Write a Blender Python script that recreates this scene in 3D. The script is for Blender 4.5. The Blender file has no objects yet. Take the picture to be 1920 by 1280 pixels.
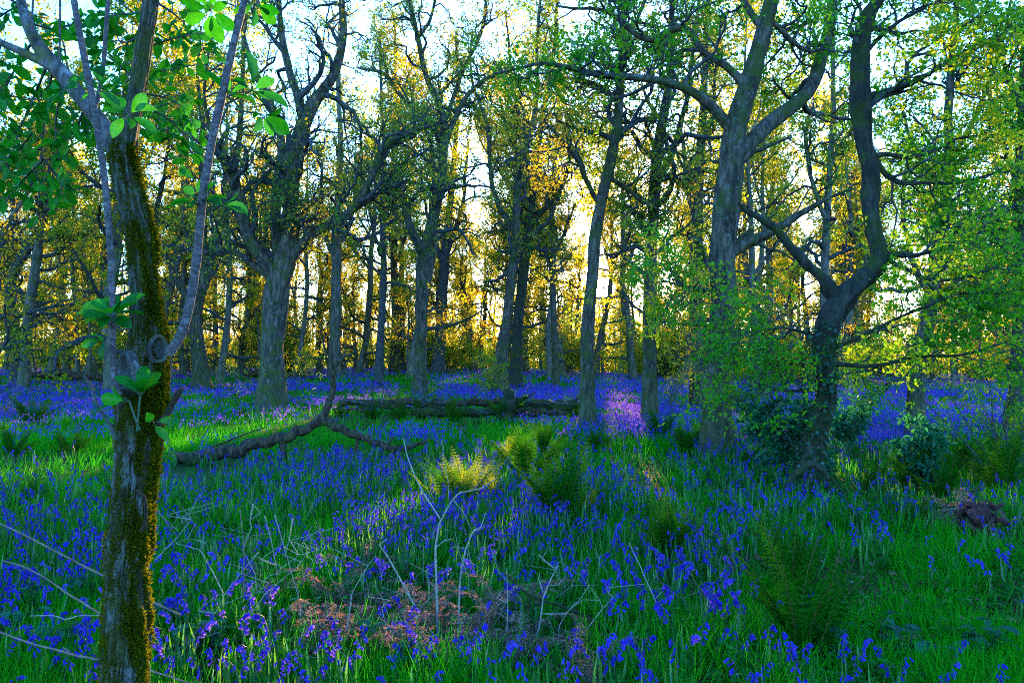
import bpy, math
import numpy as np
from mathutils import Matrix, Vector

SEED = 11
rng = np.random.default_rng(SEED)
C = bpy.context.scene.collection
scene = bpy.context.scene

# ------------------------------------------------------------------ camera model
F = 1507.0                      # focal length in photograph pixels (1920 wide)
CAM_H = 1.6
HORIZON = 682.0
PITCH = math.atan((HORIZON - 640.0) / F)
cp, sp = math.cos(PITCH), math.sin(PITCH)


def ray(px, py):
    a = (px - 960.0) / F
    b = (640.0 - py) / F
    return np.array([a, cp - b * sp, sp + b * cp])


def at(px, py, Y):
    d = ray(px, py)
    return np.array([0, 0, CAM_H]) + d * (Y / d[1])


def to_px(p):
    p = np.atleast_2d(p)
    x, y, z = p[:, 0], p[:, 1], p[:, 2] - CAM_H
    dep = y * cp + z * sp
    up = -y * sp + z * cp
    dep = np.where(dep < 0.05, 0.05, dep)
    return np.stack([960 + F * x / dep, 640 - F * up / dep, dep], 1)


def norm(v):
    return v / np.maximum(np.linalg.norm(v, axis=-1, keepdims=True), 1e-9)


SUN_DIR = norm(ray(1133, 540))
SUN_EL = math.asin(SUN_DIR[2])
SUN_AZ = math.atan2(SUN_DIR[0], SUN_DIR[1])       # clockwise from +Y

# ------------------------------------------------------------------ noise, ground
_tab = np.random.default_rng(5).random((256, 256))


def vnoise(x, y, s=0):
    x = np.asarray(x, float) + 37.3 * s
    y = np.asarray(y, float) + 91.7 * s
    xi, yi = np.floor(x).astype(int), np.floor(y).astype(int)
    fx, fy = x - xi, y - yi
    fx = fx * fx * (3 - 2 * fx)
    fy = fy * fy * (3 - 2 * fy)
    g = lambda a, b: _tab[a % 256, b % 256]
    return ((g(xi, yi) * (1 - fx) + g(xi + 1, yi) * fx) * (1 - fy)
            + (g(xi, yi + 1) * (1 - fx) + g(xi + 1, yi + 1) * fx) * fy)


def fbm(x, y, s=0, o=3):
    t, a, n = 0, 1, 0
    for i in range(o):
        t = t + a * vnoise(x * 2 ** i, y * 2 ** i, s + i)
        n += a
        a *= .5
    return t / n


def sstep(a, b, x):
    t = np.clip((x - a) / (b - a), 0, 1)
    return t * t * (3 - 2 * t)


def gz(x, y):
    x = np.asarray(x, float)
    y = np.asarray(y, float)
    side = .85 + (.05 - .85) * sstep(-6, 22, x)
    z = side * sstep(14, 60, y)
    z = z + .16 * (vnoise(x / 5, y / 5, 3) - .5) * sstep(3, 14, y)
    z = z + .05 * (vnoise(x / 1.3, y / 1.3, 7) - .5)
    return z


def ground_at(px, py):
    d = ray(px, py)
    d = d / d[1]
    Y = 3.0
    lo = 1.5
    for Yt in np.concatenate([np.arange(1.5, 40, .25), np.arange(40, 160, 1.0)]):
        p = np.array([0, 0, CAM_H]) + d * Yt
        if p[2] <= gz(p[0], p[1]):
            break
        lo = Yt
    p = np.array([0, 0, CAM_H]) + d * lo
    p[2] = float(gz(p[0], p[1]))
    return p


# sun shafts: openings between the leaves through which the low sun reaches the ground
SHAFTS = []                     # (origin, radius, growth per metre)
SHAFTS.append((np.array([0, 0, CAM_H]), .03, .0125))
for px, py, r in ((345, 830, .5), (385, 824, .55), (425, 816, .6), (465, 806, .6), (505, 796, .6), (545, 784, .6), (590, 774, .55),
                  (865, 925, .62), (950, 850, .42), (1185, 790, .4), (1172, 765, .4),
                  (1430, 832, .35),):
    SHAFTS.append((ground_at(px, py) + np.array([0, 0, .25]), r, .002))
SHAFTS.append((at(282, 1150, 3.0), .10, .002))
SHAFTS.append((at(280, 1050, 3.0), .10, .002))


def lit_mask(p):
    """True where a leaf may stay (outside every opening)"""
    keep = np.ones(len(p), bool)
    for o, r, g in SHAFTS:
        d = p - o
        t = d @ SUN_DIR
        q = np.linalg.norm(d - t[:, None] * SUN_DIR, axis=1)
        keep &= ~((t > 1.0) & (q < r + g * t))
    return keep


def lit_paths(P):
    return lit_mask(P[:, 1:].reshape(-1, 3)).reshape(len(P), -1).all(1)


# ------------------------------------------------------------------ mesh builder
class MB:
    def __init__(self):
        self.v, self.q, self.t = [], [], []
        self.n = 0
        self.tint = []

    def add(self, v, quads=None, tris=None, mat=0, tint=None, smooth=False):
        v = np.asarray(v, np.float32).reshape(-1, 3)
        if len(v) == 0:
            return
        if quads is not None and len(quads):
            q = np.asarray(quads, np.int64).reshape(-1, 4) + self.n
            self.q.append((q, mat, smooth))
        if tris is not None and len(tris):
            t = np.asarray(tris, np.int64).reshape(-1, 3) + self.n
            self.t.append((t, mat, smooth))
        self.v.append(v)
        self.tint.append(np.full(len(v), .5, np.float32) if tint is None else np.asarray(tint, np.float32))
        self.n += len(v)

    def mesh(self, name, mats):
        me = bpy.data.meshes.new(name)
        if self.n == 0:
            return me
        v = np.concatenate(self.v)
        nq = sum(len(a[0]) for a in self.q)
        nt = sum(len(a[0]) for a in self.t)
        li = [a[0].ravel() for a in self.q] + [a[0].ravel() for a in self.t]
        li = np.concatenate(li).astype(np.int32)
        mi = np.concatenate([np.full(len(a[0]), a[1], np.int32) for a in self.q + self.t])
        sm = np.concatenate([np.full(len(a[0]), a[2], bool) for a in self.q + self.t])
        ls = np.concatenate([np.arange(nq) * 4, nq * 4 + np.arange(nt) * 3]).astype(np.int32)
        me.vertices.add(len(v))
        me.vertices.foreach_set('co', v.ravel())
        me.loops.add(len(li))
        me.loops.foreach_set('vertex_index', li)
        me.polygons.add(nq + nt)
        me.polygons.foreach_set('loop_start', ls)
        me.polygons.foreach_set('material_index', mi)
        me.polygons.foreach_set('use_smooth', sm)
        a = me.attributes.new('tint', 'FLOAT', 'POINT')
        a.data.foreach_set('value', np.concatenate(self.tint))
        for m in mats:
            me.materials.append(m)
        me.update(calc_edges=True)
        me.validate()
        return me

    def build(self, name, mats, parent=None, origin=None):
        if origin is not None:
            self.v = [a - np.asarray(origin, np.float32) for a in self.v]
        me = self.mesh(name, mats if isinstance(mats, (list, tuple)) else [mats])
        o = bpy.data.objects.new(name, me)
        C.objects.link(o)
        if origin is not None and parent is None:
            o.location = origin
        if parent is not None:
            o.parent = parent
        return o


def tag(o, label, cat, group=None, kind=None):
    o['label'] = label
    o['category'] = cat
    if group:
        o['group'] = group
    if kind:
        o['kind'] = kind
    return o


def thing(name, loc, label, cat, group=None, rz=0.0, s=1.0):
    o = bpy.data.objects.new(name, None)
    C.objects.link(o)
    o.location = loc
    o.rotation_euler = (0, 0, rz)
    o.scale = (s, s, s)
    o.empty_display_size = .2
    return tag(o, label, cat, group)


def structure(o):
    o['kind'] = 'structure'
    return o


def copy_tree(o, parent=None):
    c = o.copy()
    C.objects.link(c)
    c.parent = parent
    for ch in list(o.children):
        copy_tree(ch, c)
    return c


# ------------------------------------------------------------------ tubes and instanced templates
def tubes(mb, P, R, sides, mat=0, tint=None, cap=False, lump=0.0, smooth=True):
    """P (n,m,3), R (n,m): a batch of tapering tubes"""
    P = np.asarray(P, float)
    R = np.asarray(R, float)
    if P.ndim == 2:
        P, R = P[None], R[None]
    n, m, _ = P.shape
    if n == 0:
        return
    T = norm(np.gradient(P, axis=1))
    mean = norm(T.mean(1))
    ref = np.where(np.abs(mean[:, 2:3]) > .8, np.array([[1., 0, 0]]), np.array([[0, 0, 1.]]))
    ref = norm(ref - (ref * mean).sum(1, keepdims=True) * mean)
    U = ref[:, None] - (ref[:, None] * T).sum(-1, keepdims=True) * T
    U = norm(U)
    W = np.cross(T, U)
    a = np.arange(sides) / sides * 2 * np.pi
    Rr = R[:, :, None] * np.ones(sides)
    if lump:
        ph = rng.random((n, 1, 1)) * 50
        s = np.linspace(0, 1, m)[None, :, None] * m * .5
        Rr = Rr * (1 + lump * (vnoise(np.cos(a) * 1.6 + ph, np.sin(a) * 1.6 + s, 1) - .5) * 2)
        Rr = Rr * (1 + lump * .7 * (vnoise(np.cos(a) * 3.5 + ph, np.sin(a) * 3.5 + s * 2, 2) - .5) * 2)
    if lump and sides >= 20:
        Rr = Rr * (1 + lump * .55 * (vnoise(np.cos(a) * 7 + ph, np.sin(a) * 7 + s * 5, 4) - .5) * 2)
    V = P[:, :, None] + Rr[..., None] * (np.cos(a)[None, None, :, None] * U[:, :, None] + np.sin(a)[None, None, :, None] * W[:, :, None])
    idx = np.arange(n * m * sides).reshape(n, m, sides)
    nx = np.roll(idx, -1, axis=2)
    q = np.stack([idx[:, :-1], nx[:, :-1], nx[:, 1:], idx[:, 1:]], -1).reshape(-1, 4)
    V = V.reshape(-1, 3)
    tr = None
    if cap:
        c0 = n * m * sides
        caps = np.concatenate([P[:, 0], P[:, -1]])
        V = np.concatenate([V, caps])
        f = []
        for i in range(n):
            f.append(np.stack([nx[i, 0], idx[i, 0], np.full(sides, c0 + i)], 1))
            f.append(np.stack([idx[i, -1], nx[i, -1], np.full(sides, c0 + n + i)], 1))
        tr = np.concatenate(f)
    tv = None
    if tint is not None:
        tv = np.full(len(V), tint, np.float32)
    mb.add(V, q, tr, mat, tv, smooth)


def inst(mb, tv, tq, tt, pos, X, Y, Z, mat=0, tint=None, smooth=False):
    """copy a template (tv verts) to frames given by already scaled axes X,Y,Z"""
    n = len(pos)
    if n == 0:
        return
    k = len(tv)
    V = (pos[:, None] + tv[None, :, 0:1] * X[:, None] + tv[None, :, 1:2] * Y[:, None] + tv[None, :, 2:3] * Z[:, None]).reshape(-1, 3)
    off = (np.arange(n) * k)[:, None, None]
    q = (np.asarray(tq)[None] + off).reshape(-1, 4) if tq is not None and len(tq) else None
    t = (np.asarray(tt)[None] + off).reshape(-1, 3) if tt is not None and len(tt) else None
    if tint is None:
        tint = rng.random(n)
    mb.add(V, q, t, mat, np.repeat(np.asarray(tint, np.float32), k), smooth)


LEAF4 = (np.array([[0, 0, 0], [-.5, .5, .12], [0, 1, -.06], [.5, .45, .12]]), [[0, 3, 2, 1]], None)
LEAF6 = (np.array([[0, 0, 0], [-.38, .35, .10], [-.5, .72, .08], [0, 1, -.08], [.5, .72, .08], [.38, .35, .10], [0, .5, -.02]]),
         [[0, 5, 6, 1], [6, 5, 4, 3], [1, 6, 3, 2]], None)
_s = [0, .18, .42, .68, .88, 1]
_w = [0, .26, .46, .48, .28, 0]
_bv = [[0, 0, 0]]
for s_, w_ in list(zip(_s, _w))[1:-1]:
    _bv += [[-w_, s_, .10 * w_ * 2 - .22 * s_ * s_], [0, s_, -.22 * s_ * s_], [w_, s_, .10 * w_ * 2 - .22 * s_ * s_]]
_bv += [[0, 1, -.24]]
_bq, _bt = [], [[0, 3, 2], [0, 2, 1], [10, 11, 13], [11, 12, 13]]
for r_ in range(3):
    a_ = 1 + 3 * r_
    _bq += [[a_, a_ + 1, a_ + 4, a_ + 3], [a_ + 1, a_ + 2, a_ + 5, a_ + 4]]
BIGLEAF = (np.array(_bv), _bq, _bt)


def rand_unit(n):
    v = rng.normal(size=(n, 3))
    return norm(v)


def leaves(mb, tmpl, pos, d, nrm, ln, wd, mat=0, tint=None, smooth=False):
    d = norm(d)
    X = norm(np.cross(d, nrm))
    Z = np.cross(X, d)
    ln = np.broadcast_to(ln, (len(pos),))[:, None]
    wd = np.broadcast_to(wd, (len(pos),))[:, None]
    inst(mb, tmpl[0], tmpl[1], tmpl[2], pos, X * wd, d * ln, Z * ln, mat, tint, smooth)


def resample(pts, vals, M, smooth=2):
    pts = np.asarray(pts, float)
    vals = np.asarray(vals, float)
    seg = np.linalg.norm(np.diff(pts, axis=0), axis=1)
    s = np.concatenate([[0], np.cumsum(seg)])
    K = M * 4
    u = np.linspace(0, s[-1], K)
    Q = np.stack([np.interp(u, s, pts[:, i]) for i in range(3)] + [np.interp(u, s, vals)], 1)
    w = max(2, int(K / max(len(pts) - 1, 1) * .55))
    for _ in range(smooth):
        pad = np.concatenate([2 * Q[:1] - Q[1:w + 1][::-1], Q, 2 * Q[-1:] - Q[-w - 1:-1][::-1]])
        ker = np.ones(2 * w + 1) / (2 * w + 1)
        Q = np.stack([np.convolve(pad[:, i], ker, 'valid') for i in range(4)], 1)
    u2 = np.linspace(0, K - 1, M)
    R = np.stack([np.interp(u2, np.arange(K), Q[:, i]) for i in range(4)], 1)
    return R[:, :3], np.maximum(R[:, 3], 1e-4)


def grow(P, R, k, L, ang=(35, 75), m=6, up=.1, wig=.25, tr=(.3, 1.), rf=.6, rmin=.003, taper=.3, fall=.45, flat=1.0):
    n, M, _ = P.shape
    t = tr[0] + (tr[1] - tr[0]) * ((np.arange(k)[None] + rng.random((n, k))) / k)
    f = t * (M - 1)
    i = np.minimum(f.astype(int), M - 2)
    w = (f - i)[..., None]
    r = np.arange(n)[:, None]
    A, B = P[r, i], P[r, i + 1]
    pos = (A * (1 - w) + B * w).reshape(-1, 3)
    tan = norm(B - A).reshape(-1, 3)
    rad = (R[r, i] * (1 - w[..., 0]) + R[r, i + 1] * w[..., 0]).reshape(-1)
    N = n * k
    perp = norm(np.cross(tan, rand_unit(N)))
    a = np.radians(rng.uniform(ang[0], ang[1], N))[:, None]
    d = tan * np.cos(a) + perp * np.sin(a)
    d = norm((d + np.array([0, 0, up])) * np.array([1, 1, flat]))
    ln = rng.uniform(L[0], L[1], N) * (1 - fall * t.reshape(-1))
    step = (ln / (m - 1))[:, None]
    out = [pos]
    for j in range(m - 1):
        out.append(out[-1] + d * step)
        d = norm(d + wig * rng.normal(size=(N, 3)) * np.array([1, 1, flat]) + np.array([0, 0, up * .4]))
    P2 = np.stack(out, 1)
    r0 = np.maximum(np.minimum(rad * rf, ln * .035 + rmin), rmin)
    R2 = r0[:, None] * (1 - (1 - taper) * np.linspace(0, 1, m)[None])
    return P2, R2


# ------------------------------------------------------------------ materials
def new_mat(name):
    m = bpy.data.materials.new(name)
    m.use_nodes = True
    nt = m.node_tree
    nt.nodes.clear()
    out = nt.nodes.new('ShaderNodeOutputMaterial')
    return m, nt, out


def N(nt, t, **kw):
    n = nt.nodes.new(t)
    for k, v in kw.items():
        if hasattr(n, k):
            setattr(n, k, v)
    return n


def ramp(nt, fac, stops):
    r = N(nt, 'ShaderNodeValToRGB')
    e = r.color_ramp.elements
    while len(e) < len(stops):
        e.new(.5)
    for el, (p, c) in zip(e, stops):
        el.position = p
        el.color = (*c, 1)
    nt.links.new(fac, r.inputs[0])
    return r.outputs[0]


def mixc(nt, fac, a, b):
    m = N(nt, 'ShaderNodeMix', data_type='RGBA')
    for sock, val in ((m.inputs[0], fac), (m.inputs[6], a), (m.inputs[7], b)):
        if isinstance(val, (int, float)):
            sock.default_value = val
        elif isinstance(val, tuple):
            sock.default_value = (*val, 1)
        else:
            nt.links.new(val, sock)
    return m.outputs[2]


def noise(nt, co, scale, detail=4, rough=.6, sc=(1, 1, 1)):
    mp = N(nt, 'ShaderNodeMapping')
    mp.inputs['Scale'].default_value = sc
    nt.links.new(co, mp.inputs[0])
    n = N(nt, 'ShaderNodeTexNoise')
    n.inputs['Scale'].default_value = scale
    n.inputs['Detail'].default_value = detail
    n.inputs['Roughness'].default_value = rough
    nt.links.new(mp.outputs[0], n.inputs['Vector'])
    return n.outputs[0]


def bark(name, dark, light, moss=(.06, .11, .01), moss_amt=.3, scale=9.0, stretch=.22, bump=.5, lichen=None, low_moss=0.0):
    m, nt, out = new_mat(name)
    co = N(nt, 'ShaderNodeTexCoord').outputs['Object']
    f1 = noise(nt, co, scale, 6, .7, (1, 1, stretch))
    f2 = noise(nt, co, scale * .35, 3, .6, (1, 1, .6))
    c = ramp(nt, f1, [(.40, dark), (.51, tuple(.6 * a + .4 * b for a, b in zip(dark, light))), (.60, light)])
    c = mixc(nt, ramp(nt, f2, [(.35, (0, 0, 0)), (.7, (.55, .55, .55))]), c, dark)
    if lichen:
        f4 = noise(nt, co, scale * .8, 5, .75)
        c = mixc(nt, ramp(nt, f4, [(.56, (0, 0, 0)), (.66, (.8, .8, .8))]), c, lichen)
    f3 = noise(nt, co, scale * .25, 5, .7)
    lo = .66 - .3 * moss_amt
    mk = ramp(nt, f3, [(lo, (0, 0, 0)), (lo + .12, (.85, .85, .85))])
    c = mixc(nt, mk, c, moss)
    if low_moss:
        z = N(nt, 'ShaderNodeSeparateXYZ')
        nt.links.new(co, z.inputs[0])
        mr = N(nt, 'ShaderNodeMapRange')
        mr.inputs[1].default_value = 0
        mr.inputs[2].default_value = low_moss
        mr.inputs[3].default_value = 1
        mr.inputs[4].default_value = 0
        nt.links.new(z.outputs[2], mr.inputs[0])
        mu = N(nt, 'ShaderNodeMath', operation='MULTIPLY')
        nt.links.new(mr.outputs[0], mu.inputs[0])
        nt.links.new(f1, mu.inputs[1])
        c = mixc(nt, mu.outputs[0], c, moss)
    b = N(nt, 'ShaderNodeBsdfPrincipled')
    nt.links.new(c, b.inputs['Base Color'])
    b.inputs['Roughness'].default_value = .85
    b.inputs['Specular IOR Level'].default_value = .25
    bp = N(nt, 'ShaderNodeBump')
    bp.inputs['Strength'].default_value = bump
    bp.inputs['Distance'].default_value = .09
    nt.links.new(f1, bp.inputs['Height'])
    nt.links.new(bp.outputs[0], b.inputs['Normal'])
    nt.links.new(b.outputs[0], out.inputs[0])
    return m


def leafmat(name, stops, trans, tfac=.5, gloss=.05, rough=.45, mottle=0.0):
    """stops: reflectance ramp over the per-leaf tint; trans: transmitted colours"""
    m, nt, out = new_mat(name)
    at_ = N(nt, 'ShaderNodeAttribute', attribute_name='tint').outputs['Fac']
    if mottle:
        co = N(nt, 'ShaderNodeTexCoord').outputs['Object']
        ma = N(nt, 'ShaderNodeMath', operation='MULTIPLY_ADD')
        nt.links.new(noise(nt, co, 38, 5, .7), ma.inputs[0])
        ma.inputs[1].default_value = mottle
        nt.links.new(at_, ma.inputs[2])
        sb = N(nt, 'ShaderNodeMath', operation='SUBTRACT')
        nt.links.new(ma.outputs[0], sb.inputs[0])
        sb.inputs[1].default_value = mottle * .5
        at_ = sb.outputs[0]
    c = ramp(nt, at_, stops)
    c2 = ramp(nt, at_, trans)
    d = N(nt, 'ShaderNodeBsdfDiffuse')
    t = N(nt, 'ShaderNodeBsdfTranslucent')
    nt.links.new(c, d.inputs[0])
    nt.links.new(c2, t.inputs[0])
    mx = N(nt, 'ShaderNodeMixShader')
    mx.inputs[0].default_value = tfac
    nt.links.new(d.outputs[0], mx.inputs[1])
    nt.links.new(t.outputs[0], mx.inputs[2])
    last = mx.outputs[0]
    if gloss:
        g = N(nt, 'ShaderNodeBsdfGlossy')
        g.inputs['Roughness'].default_value = rough
        mg = N(nt, 'ShaderNodeMixShader')
        mg.inputs[0].default_value = gloss
        nt.links.new(last, mg.inputs[1])
        nt.links.new(g.outputs[0], mg.inputs[2])
        last = mg.outputs[0]
    nt.links.new(last, out.inputs[0])
    return m


def plain(name, stops, rough=.8, scale=20.0, bump=.2):
    m, nt, out = new_mat(name)
    co = N(nt, 'ShaderNodeTexCoord').outputs['Object']
    f = noise(nt, co, scale, 5, .65)
    b = N(nt, 'ShaderNodeBsdfPrincipled')
    nt.links.new(ramp(nt, f, stops), b.inputs['Base Color'])
    b.inputs['Roughness'].default_value = rough
    b.inputs['Specular IOR Level'].default_value = .25
    bp = N(nt, 'ShaderNodeBump')
    bp.inputs['Strength'].default_value = bump
    bp.inputs['Distance'].default_value = .02
    nt.links.new(f, bp.inputs['Height'])
    nt.links.new(bp.outputs[0], b.inputs['Normal'])
    nt.links.new(b.outputs[0], out.inputs[0])
    return m


M = {}
M['oak'] = bark('oak_bark', (.022, .017, .013), (.145, .118, .092), (.038, .062, .006), .6, 11, .22, .9, (.15, .165, .16), 1.8)
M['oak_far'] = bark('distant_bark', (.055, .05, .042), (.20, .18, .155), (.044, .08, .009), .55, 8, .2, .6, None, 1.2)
M['oak_mossy'] = bark('mossy_bark', (.012, .013, .010), (.055, .053, .042), (.030, .052, .004), .6, 12, .3, .9, None, .8)
M['oak_dark'] = bark('dark_branch_bark', (.018, .022, .024), (.085, .095, .095), (.04, .07, .01), .25, 14, .5, .5)
M['fore'] = bark('foreground_bark', (.028, .022, .022), (.19, .165, .165), (.085, .095, .004), .52, 22, .16, .55, (.27, .29, .31))
M['stem'] = bark('shoot_bark', (.055, .038, .038), (.17, .135, .145), (.05, .07, .015), .12, 45, 1.6, .4, (.21, .19, .2))
M['twig'] = plain('twig_bark', [(.3, (.03, .033, .03)), (.7, (.085, .09, .08))], .85, 12)
M['deadwood'] = bark('dead_wood', (.020, .012, .007), (.115, .075, .045), (.04, .065, .006), .35, 18, .3, .8)
M['palewood'] = plain('bleached_twig', [(.3, (.10, .085, .075)), (.7, (.34, .31, .29))], .8, 30)
M['bramble'] = plain('bramble_cane', [(.3, (.085, .045, .035)), (.7, (.24, .165, .135))], .7, 25)
M['cutwood'] = plain('weathered_cut_wood', [(.3, (.03, .03, .032)), (.55, (.085, .085, .085)), (.8, (.17, .15, .13))], .85, 14)
M['rot'] = plain('rotten_red_wood', [(.32, (.022, .008, .008)), (.7, (.12, .04, .038))], .9, 30, .9)
M['moss'] = leafmat('moss_tuft', [(0, (.022, .035, .002)), (.5, (.060, .072, .003)), (1, (.14, .125, .004))],
                    [(0, (.06, .09, .002)), (1, (.20, .18, .004))], .3, 0)
M['leaf_near'] = leafmat('fresh_oak_leaf', [(0, (.004, .10, .003)), (.5, (.018, .20, .004)), (1, (.07, .29, .006))],
                        [(0, (.03, .30, .004)), (.5, (.12, .42, .006)), (1, (.42, .50, .01))], .5, .015)
M['leaf_mid'] = leafmat('spring_oak_leaf', [(0, (.015, .10, .008)), (.5, (.05, .17, .008)), (1, (.13, .22, .008))],
                        [(0, (.12, .34, .01)), (.5, (.34, .50, .012)), (1, (.80, .50, .02))], .55, .02)
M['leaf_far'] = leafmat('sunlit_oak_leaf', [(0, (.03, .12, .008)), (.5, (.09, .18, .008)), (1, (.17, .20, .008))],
                        [(0, (.26, .46, .015)), (.5, (.56, .54, .02)), (1, (.92, .44, .02))], .6, .0)  # gold of low sunlight put into the leaf colours
M['leaf_big'] = leafmat('broad_glossy_leaf', [(0, (.001, .05, .004)), (.5, (.003, .10, .006)), (1, (.006, .17, .012))],
                        [(0, (.008, .22, .005)), (1, (.06, .46, .01))], .38, .015, .3, 1.4)
M['ivy'] = leafmat('ivy_leaf', [(0, (.003, .022, .006)), (1, (.010, .065, .015))], [(0, (.01, .06, .01)), (1, (.03, .14, .01))], .25, .05, .35)
M['elder'] = leafmat('elder_leaf', [(0, (.002, .04, .02)), (1, (.008, .12, .055))], [(0, (.01, .16, .04)), (1, (.04, .28, .07))], .35, .02, .4)
M['grass'] = leafmat('grass_blade', [(0, (.001, .10, .002)), (.5, (.004, .25, .003)), (1, (.025, .36, .005))],
                     [(0, (.006, .2, .002)), (.6, (.04, .36, .004)), (1, (.34, .5, .008))], .4, .004)
M['bellleaf'] = leafmat('bluebell_leaf', [(0, (.004, .085, .012)), (1, (.015, .17, .03))], [(0, (.02, .2, .006)), (1, (.16, .40, .01))], .3, .05, .35)
M['bell'] = leafmat('bluebell_petal', [(0, (.024, .016, .25)), (.5, (.042, .032, .44)), (.88, (.10, .065, .54)), (1, (.28, .20, .60))],
                    [(0, (.06, .04, .36)), (1, (.28, .13, .58))], .35, 0)
M['bellstem'] = plain('bluebell_stem', [(.3, (.02, .06, .02)), (.7, (.05, .09, .06))], .6)
M['litter'] = leafmat('fallen_leaf', [(0, (.045, .022, .012)), (.6, (.14, .075, .045)), (1, (.26, .17, .11))], [(0, (.05, .02, .01)), (1, (.16, .08, .03))], .2, 0)
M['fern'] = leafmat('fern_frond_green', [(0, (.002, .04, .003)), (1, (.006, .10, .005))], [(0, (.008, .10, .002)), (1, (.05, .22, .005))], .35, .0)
M['fern_sunlit'] = leafmat('fern_frond_sunlit', [(0, (.03, .13, .005)), (1, (.12, .20, .010))], [(0, (.07, .20, .004)), (1, (.28, .30, .008))], .5, .01)  # yellow of sunlit fronds put into the colour
M['fern_stalk'] = plain('fern_stalk', [(.3, (.05, .03, .01)), (.7, (.14, .08, .02))], .8)
M['bracken'] = leafmat('dead_bracken', [(0, (.08, .05, .045)), (.6, (.22, .15, .135)), (1, (.40, .25, .18))], [(0, (.1, .05, .03)), (1, (.40, .17, .06))], .35, 0)


def fore_bark():
    m, nt, out = new_mat('furrowed_bark')
    co = N(nt, 'ShaderNodeTexCoord').outputs['Object']
    at_ = N(nt, 'ShaderNodeAttribute', attribute_name='tint').outputs['Fac']
    f1 = noise(nt, co, 55, 6, .75, (1, 1, .3))
    f2 = noise(nt, co, 140, 4, .7, (1, 1, .45))
    f3 = noise(nt, co, 9, 5, .7)
    ad = N(nt, 'ShaderNodeMath', operation='MULTIPLY_ADD')
    nt.links.new(f1, ad.inputs[0])
    ad.inputs[1].default_value = .55
    nt.links.new(at_, ad.inputs[2])
    c = ramp(nt, ad.outputs[0], [(.45, (.014, .010, .007)), (.72, (.050, .038, .030)), (.95, (.085, .070, .060)), (1.0, (.14, .145, .145))])
    c = mixc(nt, ramp(nt, f3, [(.40, (0, 0, 0)), (.58, (.8, .8, .8))]), c, (.050, .058, .004))
    c = mixc(nt, ramp(nt, f2, [(.40, (.5, .5, .5)), (.56, (0, 0, 0))]), c, (.018, .013, .010))
    b = N(nt, 'ShaderNodeBsdfPrincipled')
    nt.links.new(c, b.inputs['Base Color'])
    b.inputs['Roughness'].default_value = .85
    b.inputs['Specular IOR Level'].default_value = .2
    bp = N(nt, 'ShaderNodeBump')
    bp.inputs['Strength'].default_value = .9
    bp.inputs['Distance'].default_value = .012
    nt.links.new(f1, bp.inputs['Height'])
    bp2 = N(nt, 'ShaderNodeBump')
    bp2.inputs['Strength'].default_value = .6
    bp2.inputs['Distance'].default_value = .005
    nt.links.new(f2, bp2.inputs['Height'])
    nt.links.new(bp.outputs[0], bp2.inputs['Normal'])
    nt.links.new(bp2.outputs[0], b.inputs['Normal'])
    nt.links.new(b.outputs[0], out.inputs[0])
    return m


M['fore_trunk'] = fore_bark()


def ground_mat():
    m, nt, out = new_mat('woodland_floor')
    co = N(nt, 'ShaderNodeTexCoord').outputs['Object']
    f = noise(nt, co, 1.3, 8, .7)
    f2 = noise(nt, co, .25, 4, .6)
    c = ramp(nt, f, [(.3, (.006, .022, .004)), (.5, (.012, .06, .006)), (.7, (.025, .10, .008))])
    c = mixc(nt, ramp(nt, f2, [(.45, (0, 0, 0)), (.6, (.5, .5, .5))]), c, (.03, .03, .015))
    b = N(nt, 'ShaderNodeBsdfPrincipled')
    nt.links.new(c, b.inputs['Base Color'])
    b.inputs['Roughness'].default_value = .95
    b.inputs['Specular IOR Level'].default_value = .1
    bp = N(nt, 'ShaderNodeBump')
    bp.inputs['Strength'].default_value = .8
    bp.inputs['Distance'].default_value = .1
    nt.links.new(noise(nt, co, 6, 6, .7), bp.inputs['Height'])
    nt.links.new(bp.outputs[0], b.inputs['Normal'])
    nt.links.new(b.outputs[0], out.inputs[0])
    return m


# ------------------------------------------------------------------ ground
def build_ground():
    u = np.linspace(-1, 1, 161)
    xs = np.sinh(u * 5.2) / math.sinh(5.2) * 1500
    v = np.linspace(0, 1, 200)
    ys = -60 + np.concatenate([np.linspace(0, 60, 30, endpoint=False), 60 + np.linspace(0, 120, 240, endpoint=False),
                               180 + np.geomspace(1, 1800, 24) - 1])
    Xg, Yg = np.meshgrid(xs, ys)
    Zg = gz(Xg, Yg)
    V = np.stack([Xg, Yg, Zg], -1).reshape(-1, 3)
    a = np.arange(len(xs) * len(ys)).reshape(len(ys), len(xs))
    q = np.stack([a[:-1, :-1], a[:-1, 1:], a[1:, 1:], a[1:, :-1]], -1).reshape(-1, 4)
    mb = MB()
    mb.add(V, q, None, 0, None, True)
    structure(mb.build('ground', ground_mat()))
    # a trodden path at the right, in the clearing
    pm = plain('path_earth', [(.3, (.10, .085, .075)), (.7, (.24, .21, .19))], .95, 3)
    ctr = [ground_at(px, py) for px, py in ((1690, 786), (1740, 779), (1800, 771), (1870, 766), (1990, 762))]
    ctr, _ = resample(ctr, np.ones(5), 40)
    mb = MB()
    rows = []
    for i, p in enumerate(ctr):
        for wv in np.linspace(-.9, .9, 7):
            x, y = p[0] + .2 * math.sin(i * .6) * (abs(wv) > .8), p[1] + wv * (1 + .25 * math.sin(i * .9 + wv))
            rows.append([x, y, float(gz(x, y)) + .012])
    a = np.arange(40 * 7).reshape(40, 7)
    q = np.stack([a[:-1, :-1], a[1:, :-1], a[1:, 1:], a[:-1, 1:]], -1).reshape(-1, 4)
    mb.add(rows, q, None, 0, None, True)
    structure(mb.build('path', pm))


build_ground()


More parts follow.
